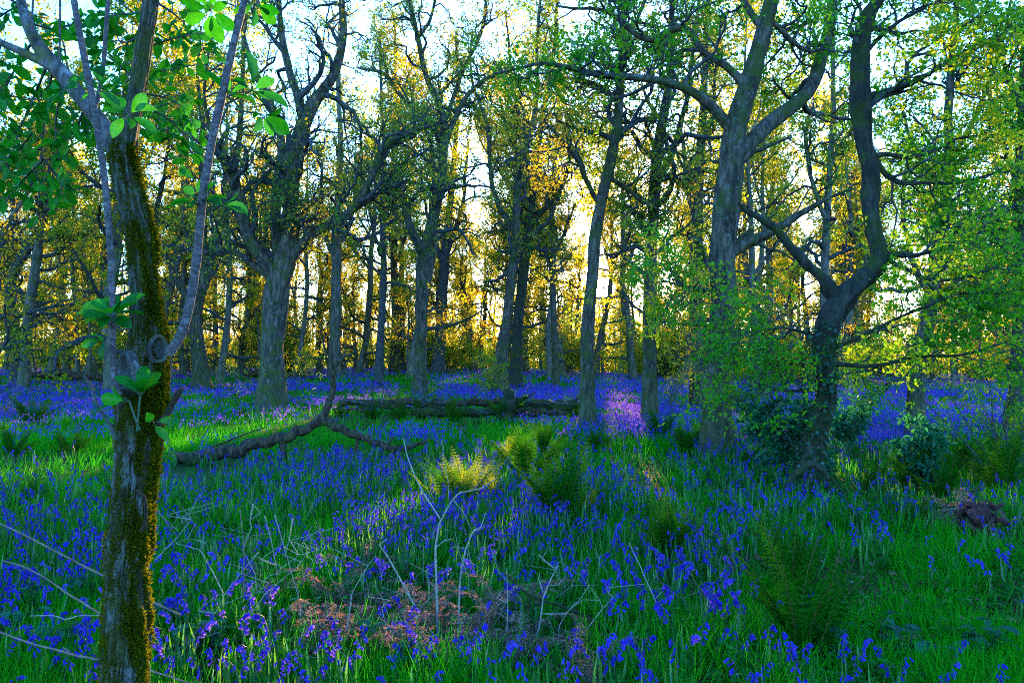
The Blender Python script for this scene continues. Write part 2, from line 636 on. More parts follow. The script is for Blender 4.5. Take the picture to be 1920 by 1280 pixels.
# ------------------------------------------------------------------ trees
def trace3d(tr, Y, slope=0.0, Y0=None):
    """photograph trace [(px,py,w)] -> points and radii near depth Y"""
    pts, rad = [], []
    prev = None
    s = 0
    for px, py, w in tr:
        p = at(px, py, Y)
        if prev is not None:
            s += np.linalg.norm(p - prev)
        prev = p
        yy = Y + slope * s
        pts.append(at(px, py, yy))
        rad.append(w * .5 * yy / F)
    return np.array(pts), np.array(rad)


def wiggle(P, amp):
    n = len(P)
    w = rng.normal(size=(n, 3)) * amp
    w[0] = 0
    for _ in range(2):
        w[1:-1] = (w[:-2] + w[1:-1] * 2 + w[2:]) / 4
    return P + w


def leaf_set(P, per, ln, spread=.06, up=.5):
    """leaf positions along twigs (n,m,3)"""
    n, m, _ = P.shape
    sel = P[:, 1:]
    d0 = norm(np.gradient(P, axis=1)[:, 1:])
    pos = np.repeat(sel.reshape(-1, 3), per, 0)
    d = np.repeat(d0.reshape(-1, 3), per, 0)
    k = len(pos)
    pos = pos + rng.normal(size=(k, 3)) * spread
    d = norm(d * .6 + rng.normal(size=(k, 3)) * .9)
    nr = norm(rng.normal(size=(k, 3)) + np.array([0, 0, up]))
    L = ln * rng.uniform(.6, 1.25, k)
    return pos, d, nr, L


def clump_tint(pos, s=1.1, seed=0):
    a = vnoise(pos[:, 0] / s + pos[:, 2] * .7 / s, pos[:, 1] / s - pos[:, 2] / s, seed)
    return np.clip(.65 * a + .35 * rng.random(len(pos)), 0, 1)


def crown_mesh(levels, leaf, tmpl, origin, asp=.62, sides=(5, 4, 3), shaft=True, tint_shift=0.0):
    """levels: list of (P,R) twig batches; leaf: (pos,d,nrm,len)"""
    mb = MB()
    for (P, R), sd in zip(levels, sides):
        if shaft:
            k = lit_paths(P)
            P, R = P[k], R[k]
        tubes(mb, P, R, sd, 0, None, smooth=True)
    pos, d, nr, L = leaf
    if shaft:
        k = lit_mask(pos)
        pos, d, nr, L = pos[k], d[k], nr[k], L[k]
    leaves(mb, tmpl, pos, d, nr, L, L * asp, 1, np.clip(clump_tint(pos) + tint_shift, 0, 1))
    mb.v = [a - np.asarray(origin, np.float32) for a in mb.v]
    return mb


HEROES = []                     # (px of the base, name used in labels)


def hero(label, base, trunk, limbs, mat='oak', leafmat_='leaf_mid', leaf=.085, tmpl=LEAF4, k=(9, 6, 5), L=((1.2, 3.2), (.5, 1.3), (.25, .6)),
         per=3, Y=None, spawn_trunk=(.3, 1.), cat='tree', name='oak_tree', up=.12, sides=22, lump=.10, flare=.45, short=None,
         slopes=None, flat=1.0, tsm=2, bare=(), tk=18, tint_shift=0.0, group=None):
    g = ground_at(*base)
    if Y is not None:
        g = at(base[0], base[1], Y)
        g[2] = float(gz(g[0], g[1]))
    Y = g[1]
    t = thing(name, g, label, cat, group)
    HEROES.append((base[0], short or label, Y))
    P, R = trace3d(trunk, Y)
    P[0] = g + np.array([0, 0, -.25])
    rows = 56
    P, R = resample(P, R, rows, tsm)
    P = wiggle(P, R.mean() * (.12 if tsm == 2 else .3))
    h = np.linalg.norm(P - P[0], axis=1)
    R = R * (1 + flare * np.exp(-np.maximum(h - .25, 0) / (.45 + .4 * R[0])))
    mb = MB()
    tubes(mb, P, R, sides, 0, lump=lump)
    trunk_o = mb.build('trunk', M[mat], t, g)
    LP, LR = [], []
    for i, lb in enumerate(limbs):
        sl = slopes[i] if slopes else rng.uniform(-.45, .45)
        p, r = trace3d(lb, Y, sl)
        p, r = resample(p, r, 26, 1)
        # root the limb in the trunk
        j = np.argmin(np.linalg.norm(P - p[0], axis=1))
        if np.linalg.norm(P[j] - p[0]) < 1.2 and np.linalg.norm(P[j] - p[0]) > R[j] * .3:
            dd = P[j] - p[0]
            p = p + dd * np.exp(-np.linspace(0, 6, 26))[:, None]
        p = wiggle(p, r.mean() * .35)
        if i not in bare:
            LP.append(p)
            LR.append(r)
        m2 = MB()
        tubes(m2, p, r, 12, 0, lump=lump)
        m2.build('limb', M[mat], trunk_o, g)
    parents = [(np.array(LP), np.array(LR))] if LP else []
    a = int(spawn_trunk[0] * (rows - 1))
    tp, tr_ = resample(P[a:], R[a:], 26, 0)
    l1 = []
    if LP:
        l1.append(grow(np.array(LP), np.array(LR), k[0], L[0], m=10, up=up, wig=.40, tr=(.25, 1.), rmin=.008))
    l1.append(grow(tp[None], tr_[None], tk, L[0], m=10, up=up, wig=.40, tr=(0., 1.), rmin=.008))
    P1 = np.concatenate([a_[0] for a_ in l1])
    R1 = np.concatenate([a_[1] for a_ in l1])
    P2, R2 = grow(P1, R1, k[1], L[1], m=6, up=up, wig=.33, tr=(.2, 1.), rmin=.004, flat=flat)
    P3, R3 = grow(P2, R2, k[2] + 1, L[2], m=4, up=.05, wig=.35, tr=(.2, 1.), rmin=.0025, flat=flat)
    lf = leaf_set(P3, max(1, per), leaf, .03, up=.5 / flat)
    mb = crown_mesh([(P1, R1), (P2, R2), (P3, R3)], lf, tmpl, g, tint_shift=tint_shift + .15)
    mb.build('crown', [M['oak_dark'], M[leafmat_]], t)
    return t


# -- the near and middle trees, traced from the photograph
hero('big forked oak with wide spreading limbs left of the fallen branch', (510, 772),
     [(512, 775, 50), (511, 720, 44), (512, 660, 44), (514, 600, 44), (518, 550, 46), (522, 520, 46), (540, 475, 34), (546, 420, 31), (545, 375, 30), (544, 300, 30), (560, 255, 29), (574, 232, 28), (585, 195, 24), (600, 175, 20), (615, 161, 18), (634, 124, 16), (645, 70, 14), (640, 0, 11), (650, -120, 8)],
     [[(516, 540, 30), (512, 505, 26), (476, 464, 24), (457, 419, 22), (449, 360, 20), (431, 334, 17), (424, 292, 15), (400, 275, 13), (367, 262, 10), (330, 240, 6)],
      [(518, 520, 24), (515, 437, 20), (517, 375, 20), (525, 319, 20), (532, 281, 16), (520, 230, 13), (500, 170, 11), (470, 120, 9), (450, 40, 7), (440, -60, 5)],
      [(530, 520, 24), (545, 492, 22), (562, 466, 20), (600, 432, 18), (640, 410, 17), (670, 386, 16), (696, 337, 14), (711, 289, 12), (737, 262, 11), (790, 240, 9), (835, 225, 5)],
      [(660, 395, 11), (690, 378, 9), (711, 360, 8), (735, 350, 6), (760, 355, 4)],
      [(574, 232, 20), (555, 172, 16), (536, 112, 14), (525, 56, 12), (524, 0, 10), (515, -120, 7)],
      [(510, 525, 18), (480, 500, 14), (455, 480, 12), (424, 470, 11), (390, 475, 9), (360, 465, 6), (330, 470, 4)],
      [(536, 500, 12), (531, 460, 11), (528, 415, 10), (538, 402, 9), (552, 400, 6)],
      [(448, 362, 12), (445, 330, 11), (430, 300, 10), (412, 281, 9), (395, 240, 7), (380, 190, 6), (390, 120, 5), (400, 40, 4)]],
     leaf=.10, k=(13, 7, 4), per=1, L=((1.2, 4.0), (.6, 1.7), (.3, .7)), tk=26, slopes=(-.2, .35, -.15, .1, .3, .3, -.2, -.4), short='the big forked oak', tint_shift=-.1)

hero('leaning mid-distance oak with a kinked trunk just left of the big forked oak', (380, 733),
     [(380, 735, 30), (379, 700, 27), (374, 660, 26), (363, 620, 26), (362, 585, 26), (376, 552, 24), (388, 500, 23), (392, 470, 22), (408, 440, 17), (424, 400, 14), (440, 340, 12), (450, 250, 10), (455, 120, 8), (460, -20, 6)],
     [[(365, 590, 18), (349, 557, 16), (330, 520, 14), (311, 482, 13), (295, 460, 11), (290, 400, 9), (310, 320, 7), (320, 240, 5)],
      [(388, 500, 14), (380, 440, 12), (385, 380, 11), (375, 320, 10), (380, 240, 8), (370, 150, 6), (375, 50, 4)],
      [(392, 470, 12), (360, 440, 9), (330, 425, 7), (290, 415, 5)]],
     leaf=.11, k=(8, 5, 4), per=2, short='the kinked oak')

hero('tall oak splitting into a high narrow fork near the middle of the wood', (788, 744),
     [(788, 746, 25), (788, 700, 23), (790, 662, 22), (790, 550, 22), (791, 467, 24), (808, 431, 20), (827, 356, 18), (831, 300, 17), (833, 260, 15), (835, 210, 13), (809, 169, 11), (792, 124, 10), (786, 75, 9), (770, 20, 8), (760, -80, 6)],
     [[(790, 470, 18), (770, 430, 16), (760, 394, 15), (749, 356, 13), (730, 340, 10), (715, 330, 8), (705, 290, 6), (720, 230, 5)],
      [(831, 300, 12), (822, 245, 11), (790, 225, 10), (760, 190, 9), (734, 155, 8), (728, 139, 7), (700, 132, 6), (670, 127, 4)],
      [(832, 290, 12), (848, 225, 10), (868, 190, 9), (895, 157, 8), (925, 140, 6), (960, 131, 4)],
      [(786, 75, 7), (810, 40, 6), (820, -20, 5), (830, -90, 4)],
      [(845, 235, 9), (870, 120, 7), (905, 70, 7), (912, 0, 6), (920, -80, 4)]],
     leaf=.11, k=(11, 7, 4), per=2, L=((1.4, 4.2), (.6, 1.7), (.3, .7)), tk=26, short='the tall high-forked oak')

hero('pale slim trunk leaning right, standing in front of its darker twin near the middle', (940, 737),
     [(940, 739, 21), (942, 690, 18), (945, 655, 17), (951, 580, 16), (962, 494, 16), (967, 437, 15), (970, 337, 13), (977, 292, 11), (1000, 240, 9), (1010, 170, 8), (1005, 90, 6), (1015, -20, 5)],
     [[(966, 440, 12), (950, 410, 11), (925, 375, 10), (918, 300, 9), (917, 262, 8), (905, 200, 6), (880, 150, 5), (885, 60, 4)],
      [(970, 340, 10), (985, 300, 9), (985, 240, 8), (960, 180, 6), (955, 100, 5), (950, 20, 4)]],
     leaf=.11, k=(12, 7, 4), per=2, L=((1.4, 4.0), (.6, 1.7), (.3, .7)), tk=26, short='the pale leaning trunk')

hero('darker straight trunk right behind the pale leaning trunk', (965, 731),
     [(963, 733, 24), (967, 690, 21), (970, 625, 20), (977, 550, 20), (986, 470, 19), (989, 437, 18), (1000, 360, 15), (1005, 290, 12), (1020, 200, 10), (1040, 110, 8), (1045, 0, 6)],
     [[(988, 440, 11), (1010, 400, 10), (1040, 375, 9), (1065, 330, 7), (1070, 260, 5)],
      [(1000, 350, 10), (985, 310, 9), (960, 270, 7), (940, 200, 5)]],
     leaf=.11, k=(12, 7, 4), per=2, L=((1.4, 4.0), (.6, 1.7), (.3, .7)), tk=26, short='the dark twin trunk', mat='oak_mossy')

hero('slightly swaying thin trunk left of the tall high-forked oak', (709, 727),
     [(708, 729, 17), (710, 690, 14), (716, 625, 13), (716, 570, 13), (721, 512, 12), (718, 440, 11), (715, 380, 9), (722, 320, 8), (715, 200, 6), (712, 60, 5)],
     [[(719, 480, 7), (700, 440, 6), (690, 380, 5), (670, 330, 4)], [(716, 400, 7), (735, 350, 6), (745, 290, 5), (750, 220, 4)]],
     leaf=.12, k=(11, 6, 4), per=2, tk=30, short='the swaying thin trunk', mat='oak_dark')

hero('bluish straight trunk behind the swaying thin trunk', (738, 706),
     [(738, 708, 20), (741, 660, 17), (743, 587, 16), (739, 520, 14), (737, 475, 12), (740, 400, 10), (735, 300, 8), (742, 180, 6), (740, 40, 5)],
     [[(738, 480, 8), (725, 430, 7), (712, 350, 5)], [(740, 500, 8), (760, 450, 7), (770, 370, 5)]],
     leaf=.13, k=(11, 6, 4), per=2, tk=30, Y=56, short='the bluish trunk')

hero('knobbly dark trunk just right of the tall high-forked oak', (820, 712),
     [(820, 713, 25), (822, 680, 23), (827, 625, 21), (830, 560, 20), (831, 512, 18), (836, 445, 15), (845, 380, 12), (850, 300, 9), (860, 200, 7), (855, 60, 5)],
     [[(833, 480, 11), (850, 440, 10), (868, 400, 8), (872, 330, 6), (880, 260, 4)], [(832, 500, 10), (815, 450, 8), (800, 400, 6), (790, 330, 4)]],
     leaf=.13, k=(11, 6, 4), per=2, tk=30, Y=52, mat='oak_dark', short='the knobbly dark trunk')

hero('slender trunk with a mossy foot left of the sun', (1041, 728),
     [(1041, 729, 14), (1041, 690, 12), (1040, 644, 11), (1037, 550, 10), (1040, 470, 9), (1032, 400, 8), (1040, 300, 7), (1050, 180, 6), (1045, 40, 4)],
     [[(1038, 520, 6), (1020, 470, 5), (1010, 420, 4)], [(1040, 480, 6), (1060, 430, 5), (1080, 380, 4)]],
     leaf=.12, k=(8, 6, 4), per=2, short='the mossy-footed slender trunk')

hero('smooth trunk curving up to the right with the sun at its edge', (1101, 808),
     [(1101, 811, 29), (1101, 760, 26), (1101, 662, 25), (1103, 587, 24), (1111, 512, 22), (1117, 437, 22), (1124, 375, 21), (1142, 319, 20), (1155, 262, 18), (1161, 187, 16), (1165, 94, 14), (1172, 0, 12), (1175, -120, 9), (1190, -260, 6)],
     [[(1122, 385, 10), (1100, 340, 9), (1080, 290, 8), (1050, 260, 6), (1020, 225, 4)],
      [(1140, 325, 9), (1175, 355, 8), (1215, 385, 6), (1250, 400, 4)],
      [(1160, 200, 8), (1130, 160, 7), (1100, 150, 5), (1070, 150, 4)],
      [(1165, 100, 8), (1190, 50, 7), (1210, 0, 5), (1230, -70, 4)]],
     leaf=.085, k=(10, 6, 4), per=2, L=((1.0, 3.4), (.5, 1.3), (.22, .5)), tk=34, short='the sun-edged trunk', spawn_trunk=(.5, 1.))

hero('straight trunk standing alone right of the sun', (1220, 800),
     [(1221, 803, 31), (1219, 750, 26), (1217, 662, 25), (1219, 512, 24), (1224, 412, 23), (1231, 300, 21), (1240, 225, 18), (1255, 165, 14), (1262, 80, 12), (1258, 0, 10), (1270, -130, 7)],
     [[(1229, 340, 14), (1245, 325, 13), (1262, 290, 12), (1274, 240, 11), (1290, 180, 9), (1300, 90, 7), (1310, 0, 5)],
      [(1240, 215, 9), (1205, 228, 8), (1165, 232, 7), (1130, 222, 6), (1105, 215, 4)],
      [(1228, 380, 8), (1195, 365, 7), (1160, 345, 5), (1130, 330, 4)],
      [(1219, 600, 6), (1190, 575, 5), (1160, 545, 4)], [(1220, 610, 5), (1250, 600, 5), (1300, 612, 4), (1330, 610, 3)]],
     leaf=.085, k=(10, 6, 4), per=2, L=((1.0, 3.4), (.5, 1.3), (.22, .5)), tk=34, short='the lone straight trunk')

hero('bluish grey trunk half hidden behind the big furrowed oak', (1309, 772),
     [(1309, 774, 27), (1307, 720, 25), (1306, 600, 24), (1306, 437, 22), (1310, 300, 18), (1320, 200, 14), (1322, 90, 11), (1330, -50, 8)],
     [[(1308, 420, 12), (1290, 370, 10), (1285, 300, 8), (1275, 220, 6)], [(1312, 280, 10), (1335, 230, 8), (1340, 150, 6), (1350, 60, 4)]],
     leaf=.11, k=(8, 6, 4), per=2, short='the half hidden trunk')

BIGOAK = hero('largest furrowed oak with a thick limb arching left over the wood', (1344, 858),
     [(1343, 864, 58), (1344, 820, 52), (1347, 737, 47), (1352, 660, 47), (1355, 587, 47), (1355, 500, 48), (1358, 440, 48), (1362, 400, 48), (1368, 330, 46), (1375, 281, 44), (1382, 225, 40), (1404, 150, 36), (1430, 75, 32), (1445, 20, 28), (1462, -60, 24), (1475, -180, 18), (1470, -330, 12)],
     [[(1385, 300, 34), (1410, 268, 32), (1437, 240, 30), (1475, 208, 28), (1518, 188, 26), (1540, 131, 24), (1550, 75, 20), (1557, 20, 17), (1570, -80, 12), (1580, -200, 8)],
      [(1365, 260, 26), (1350, 228, 22), (1329, 200, 19), (1299, 174, 17), (1255, 156, 15), (1202, 144, 14), (1127, 141, 12), (1052, 127, 9), (1015, 120, 7), (965, 128, 5), (920, 140, 3)],
      [(1400, 160, 22), (1385, 138, 17), (1355, 116, 14), (1316, 96, 13), (1302, 64, 12), (1280, 50, 12), (1255, 56, 13), (1225, 78, 13), (1190, 68, 10), (1157, 34, 9), (1120, 15, 7), (1080, 20, 5), (1040, 10, 4)],
      [(1360, 480, 30), (1385, 466, 22), (1430, 441, 19), (1470, 420, 15), (1510, 395, 11), (1560, 370, 7), (1600, 350, 4)],
      [(1358, 470, 14), (1385, 450, 10), (1410, 428, 7)],
      [(1368, 330, 14), (1400, 290, 11), (1440, 275, 8), (1488, 255, 5)],
      [(1355, 540, 9), (1320, 545, 7), (1290, 540, 5), (1240, 525, 3)],
      [(1434, 60, 16), (1400, 20, 12), (1385, -40, 9), (1370, -130, 6)],
      [(1440, 30, 12), (1470, 60, 10), (1500, 90, 8), (1530, 100, 6)]],
     leaf=.08, tmpl=LEAF4, k=(11, 6, 4), per=2, L=((.8, 2.4), (.35, 1.0), (.2, .42)), tk=5, sides=30, lump=.10, slopes=(.25, -.2, .1, -.25, .2, -.3, -.2, .3, .2),
     leafmat_='leaf_near', spawn_trunk=(.7, 1.), bare=(3, 4, 5), short='the largest furrowed oak')

TWIST = hero('twisted mossy tree with a dark snaking stem on the right', (1516, 918),
     [(1512, 925, 44), (1520, 880, 40), (1538, 800, 38), (1550, 720, 40), (1550, 644, 42), (1558, 600, 46), (1574, 566, 48), (1600, 540, 38), (1632, 512, 34), (1650, 486, 31), (1645, 456, 30), (1632, 430, 31), (1636, 400, 30), (1632, 356, 30), (1632, 300, 31), (1619, 255, 33), (1617, 187, 35), (1617, 131, 35), (1614, 66, 32), (1636, 20, 27), (1665, -30, 22), (1680, -120, 16), (1670, -260, 10)],
     [[(1572, 560, 30), (1557, 539, 24), (1524, 505, 20), (1490, 475, 18), (1441, 418, 15), (1400, 395, 10), (1381, 380, 5)],
      [(1650, 484, 16), (1680, 480, 10), (1711, 482, 8), (1767, 467, 6), (1820, 440, 4), (1880, 425, 3)],
      [(1560, 660, 12), (1591, 647, 8), (1655, 610, 6), (1730, 576, 5), (1800, 550, 4), (1860, 540, 3)],
      [(1545, 640, 9), (1495, 618, 5), (1450, 612, 4), (1405, 630, 3)],
      [(1632, 300, 14), (1652, 285, 9), (1700, 298, 8), (1740, 290, 7), (1790, 260, 5), (1850, 250, 3)],
      [(1640, 190, 14), (1670, 174, 12), (1710, 160, 10), (1745, 140, 8), (1800, 100, 6), (1860, 70, 4)],
      [(1618, 240, 14), (1655, 330, 10), (1680, 345, 8), (1740, 340, 7), (1800, 345, 6), (1880, 320, 4)],
      [(1552, 680, 10), (1640, 690, 7), (1720, 665, 6), (1800, 670, 5), (1890, 640, 3)],
      [(1620, 120, 10), (1660, 60, 8), (1720, 20, 6), (1790, -10, 5), (1860, -30, 4)],
      [(1540, 730, 8), (1470, 735, 5), (1420, 720, 3)],
      [(1660, 480, 9), (1720, 520, 7), (1790, 530, 5), (1870, 500, 3)]],
     mat='oak_mossy', leafmat_='leaf_near', leaf=.066, tmpl=LEAF6, k=(10, 7, 3), per=2, L=((.6, 1.9), (.35, .9), (.15, .38)), flat=.4, sides=30, lump=.26,
     slopes=(-.2, .2, -.1, .35, .3, -.2, .15, .3, .2, .2, -.3), tsm=1, flare=.25, bare=(0,), spawn_trunk=(.6, 1.), tk=9, up=.05, name='mossy_tree', short='the twisted mossy tree')

gI = np.array(TWIST.location)
ip, ir = trace3d([(1512, 925, 50), (1520, 880, 44), (1533, 800, 44), (1543, 720, 46), (1543, 640, 46), (1550, 600, 46)], gI[1])
ip, ir = resample(ip, ir, 60, 1)
kk_ = 500
ii = rng.integers(0, 60, kk_)
an_ = rng.uniform(2.4, 5.4, kk_)
pos_ = ip[ii] + (ir[ii] * 1.12 + .10 * rng.random(kk_) ** 2)[:, None] * np.stack([np.cos(an_), np.sin(an_), rng.normal(size=kk_) * .3], 1)
dn_ = norm(np.stack([np.cos(an_), np.sin(an_), -.8 + .5 * rng.normal(size=kk_)], 1))
mb = MB()
leaves(mb, LEAF6, pos_ - gI, dn_, norm(np.stack([np.cos(an_), np.sin(an_), np.full(kk_, .6)], 1) + .5 * rand_unit(kk_)), rng.uniform(.04, .075, kk_), .05, 0)
iv = mb.build('ivy', M['ivy'], TWIST)
iv['label'] = 'dark ivy leaves on the shaded side of the trunk'

hero('bluish trunk leaning right in the bluebells, right of the twisted mossy tree', (1714, 832),
     [(1714, 834, 32), (1716, 790, 28), (1719, 737, 28), (1724, 670, 28), (1731, 625, 28), (1742, 575, 28), (1750, 530, 24), (1762, 460, 22), (1775, 375, 20), (1783, 300, 18), (1775, 220, 16), (1785, 130, 13), (1790, 20, 10), (1800, -120, 7)],
     [[(1745, 545, 14), (1715, 510, 11), (1700, 450, 9), (1690, 380, 7), (1700, 300, 5)],
      [(1760, 470, 11), (1800, 430, 10), (1840, 400, 8), (1890, 390, 5)],
      [(1776, 360, 11), (1740, 320, 9), (1710, 270, 7), (1690, 200, 5)],
      [(1722, 690, 8), (1690, 705, 6), (1655, 700, 5), (1625, 690, 3)],
      [(1782, 300, 11), (1820, 240, 9), (1850, 170, 8), (1880, 80, 6), (1900, -20, 4)],
      [(1735, 610, 9), (1790, 600, 7), (1850, 575, 5), (1910, 560, 3)]],
     leaf=.08, k=(9, 6, 4), per=2, L=((.8, 2.2), (.35, .9), (.2, .4)), leafmat_='leaf_near', short='the right leaning trunk')

hero('stout trunk cut by the right edge of the photo', (1908, 832),
     [(1912, 838, 40), (1908, 790, 32), (1908, 700, 28), (1914, 590, 27), (1918, 480, 25), (1912, 350, 22), (1920, 200, 18), (1925, 60, 14), (1935, -100, 9)],
     [[(1914, 520, 11), (1885, 470, 9), (1860, 440, 7), (1830, 400, 5)], [(1913, 360, 11), (1890, 300, 9), (1870, 230, 8), (1850, 160, 5)],
      [(1918, 220, 10), (1895, 150, 9), (1875, 100, 7), (1860, 20, 5)]],
     leaf=.08, k=(9, 6, 4), per=2, L=((.8, 2.2), (.35, .9), (.2, .4)), leafmat_='leaf_near', short='the right edge trunk')

hero('dark crooked tree at the far left edge beside a fallen log', (34, 700),
     [(36, 704, 24), (31, 662, 20), (24, 600, 19), (14, 555, 18), (22, 505, 18), (50, 470, 17), (78, 425, 16), (92, 380, 13), (100, 300, 11), (90, 200, 9), (95, 80, 6)],
     [[(16, 555, 12), (30, 530, 10), (45, 560, 8), (50, 610, 7)], [(12, 560, 10), (-10, 530, 9), (-30, 480, 7)],
      [(50, 470, 12), (30, 420, 10), (20, 350, 8), (0, 280, 6)], [(70, 490, 9), (100, 480, 8), (130, 460, 6), (160, 440, 4)],
      [(60, 455, 9), (110, 445, 8), (170, 440, 6), (200, 400, 4)]],
     leaf=.12, k=(9, 6, 4), per=2, Y=42, mat='oak_dark', short='the crooked left edge tree')

hero('thick grey trunk seen past the foreground trunk at left', (176, 692),
     [(176, 694, 30), (178, 660, 27), (184, 625, 26), (192, 560, 25), (198, 500, 22), (205, 440, 18), (215, 360, 14), (230, 250, 10), (235, 100, 7)],
     [[(190, 560, 12), (170, 520, 11), (152, 490, 9), (145, 440, 7)], [(200, 490, 11), (225, 450, 9), (235, 390, 7), (240, 320, 5)]],
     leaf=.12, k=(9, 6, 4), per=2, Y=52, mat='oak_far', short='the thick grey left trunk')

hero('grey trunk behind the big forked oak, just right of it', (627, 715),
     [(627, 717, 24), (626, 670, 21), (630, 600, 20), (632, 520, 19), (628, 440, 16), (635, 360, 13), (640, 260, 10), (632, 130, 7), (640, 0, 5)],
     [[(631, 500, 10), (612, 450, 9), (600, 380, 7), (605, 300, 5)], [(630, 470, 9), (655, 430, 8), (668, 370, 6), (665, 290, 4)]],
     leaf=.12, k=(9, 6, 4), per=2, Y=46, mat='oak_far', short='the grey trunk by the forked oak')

hero('bluish trunk rising behind the twisted mossy tree', (1548, 770),
     [(1548, 772, 20), (1549, 700, 18), (1547, 600, 17), (1546, 480, 16), (1552, 400, 13), (1556, 300, 11), (1565, 200, 9), (1560, 90, 7), (1570, -50, 5)],
     [[(1547, 420, 9), (1530, 370, 9), (1515, 310, 8), (1508, 250, 7), (1520, 200, 5)], [(1555, 310, 8), (1575, 270, 8), (1600, 240, 6), (1620, 190, 4)]],
     leaf=.11, k=(9, 6, 4), per=2, mat='oak_far', short='the trunk behind the twisted mossy tree')


# ------------------------------------------------------------------ the wood behind: copies of a dozen built trees
def proto_tree(i):
    r = np.random.default_rng(100 + i)
    Hh = r.uniform(13, 18)
    fork = Hh * r.uniform(.28, .55)
    lean = r.normal(size=2) * .05
    n = 9
    zz = np.linspace(0, Hh * .92, n)
    sway = np.cumsum(r.normal(size=(n, 2)) * .16, 0)
    sway[0] = 0
    pts = np.stack([zz * lean[0] + sway[:, 0], zz * lean[1] + sway[:, 1], zz], 1)
    pts[0, 2] = -.3
    r0 = r.uniform(.15, .28)
    rad = r0 * np.interp(zz / Hh, [0, fork / Hh, .75, 1], [1, .8, .36, .1])
    P, R = resample(pts, rad, 40, 1)
    R = R * (1 + .4 * np.exp(-np.maximum(P[:, 2], 0) / .6))
    mt = MB()
    tubes(mt, P, R, 12, 0, lump=.10)
    nl = int(r.integers(5, 8))
    LP, LR = grow(P[None], R[None], nl, (3.2, 7.0), ang=(28, 55), m=14, up=.28, wig=.16, tr=(fork / Hh, .95), rf=.62, taper=.22, fall=.3)
    tubes(mt, LP, LR, 8, 0, lump=.08)
    P1a, R1a = grow(LP, LR, 7, (1.0, 3.0), m=8, up=.12, wig=.25, tr=(.2, 1.), rmin=.012)
    low = grow(P[None], R[None], 22, (1.2, 4.2), ang=(60, 95), m=8, up=.02, wig=.22, tr=(.10, .95), rmin=.010)
    P1, R1 = np.concatenate([P1a, low[0]]), np.concatenate([R1a, low[1]])
    P2, R2 = grow(P1, R1, 6, (.5, 1.4), m=5, up=.1, wig=.3, tr=(.2, 1.), rmin=.008)
    P3, R3 = grow(P2, R2, 5, (.3, .7), m=4, up=.05, wig=.3, tr=(.2, 1.), rmin=.006)
    lf = leaf_set(P3, 2 if i % 3 else 1, .14, .08)
    return mt, [(P1, R1), (P2, R2), (P3, R3)], lf


def tree_meshes(i, kind):
    mt, lv, lf = proto_tree(i)
    tm = mt.mesh('trunk', [M['oak_far']])
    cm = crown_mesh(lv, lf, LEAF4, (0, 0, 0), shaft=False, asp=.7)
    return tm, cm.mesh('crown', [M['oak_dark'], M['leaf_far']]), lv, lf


PROTO = [tree_meshes(i, 0) for i in range(10)]


def place_tree(i, x, y, rz, s, label, group, name='woodland_tree'):
    tm, cm, lv, lf = PROTO[i]
    z = float(gz(x, y))
    t = thing(name, (x, y, z), label, 'tree', group, rz, s)
    c, sn = math.cos(rz), math.sin(rz)
    Rm = np.array([[c, -sn, 0], [sn, c, 0], [0, 0, 1]])
    T = lambda p: (p @ Rm.T) * s + np.array([x, y, z])
    if not lit_mask(T(lf[0])).all():            # this crown stands in a sun shaft: open it there
        k = lit_mask(T(lf[0]))
        lv2 = []
        for (P, R) in lv:
            kk = lit_paths(T(P.reshape(-1, 3)).reshape(P.shape))
            lv2.append((P[kk], R[kk]))
        cm = crown_mesh(lv2, tuple(a[k] for a in lf), LEAF4, (0, 0, 0), shaft=False, asp=.7).mesh('crown', [M['oak_dark'], M['leaf_far']])
    for nm, me in (('trunk', tm), ('crown', cm)):
        o = bpy.data.objects.new(nm, me)
        C.objects.link(o)
        o.parent = t
    return t


hero_xy = []
for o in C.objects:
    if o.get('category') == 'tree':
        hero_xy.append((o.location.x, o.location.y))
hero_xy = np.array(hero_xy)


def nearest_hero(px):
    h = min(HEROES, key=lambda a: abs(a[0] - px))
    return h[1], px - h[0]


def rank_labels(rows):
    """say which one: counted outward from the traced tree it stands nearest to"""
    fam = {}
    for kind, left, hn, d, o in rows:
        fam.setdefault((kind, left, hn), []).append((d, o))
    words_ = ['', 'second ', 'third ', 'fourth ', 'fifth ', 'sixth ', 'seventh ', 'eighth ', 'ninth ', 'tenth ']
    for (kind, left, hn), v in fam.items():
        v.sort(key=lambda a: a[0])
        for j, (d, o) in enumerate(v):
            lead = ('nearest ' if len(v) > 1 else '') if j == 0 else words_[min(j, 9)]
            o['label'] = f'{lead}{kind}, {"left" if left else "right"} of {hn}'


FILL, BUSHES = [], []


spots = []
prng = np.random.default_rng(21)


def spot_ok(x, y, mind):
    if len(hero_xy) and np.min(np.hypot(hero_xy[:, 0] - x, hero_xy[:, 1] - y)) < mind * .8:
        return False
    if spots and min(math.hypot(a - x, b - y) for a, b in spots) < mind:
        return False
    p = np.array([x, y, 0.])
    for o, r, g in SHAFTS:                     # keep trunks out of the low sun
        d = p - o
        s2 = SUN_DIR[:2] / np.linalg.norm(SUN_DIR[:2])
        t = d[:2] @ s2
        if t > 1 and (g > .01 or r < .7) and abs(d[0] * s2[1] - d[1] * s2[0]) < min(r, .45) + .008 * t * (g > .01) + .35 and t * math.tan(SUN_EL) + o[2] < 7:
            return False
    return True


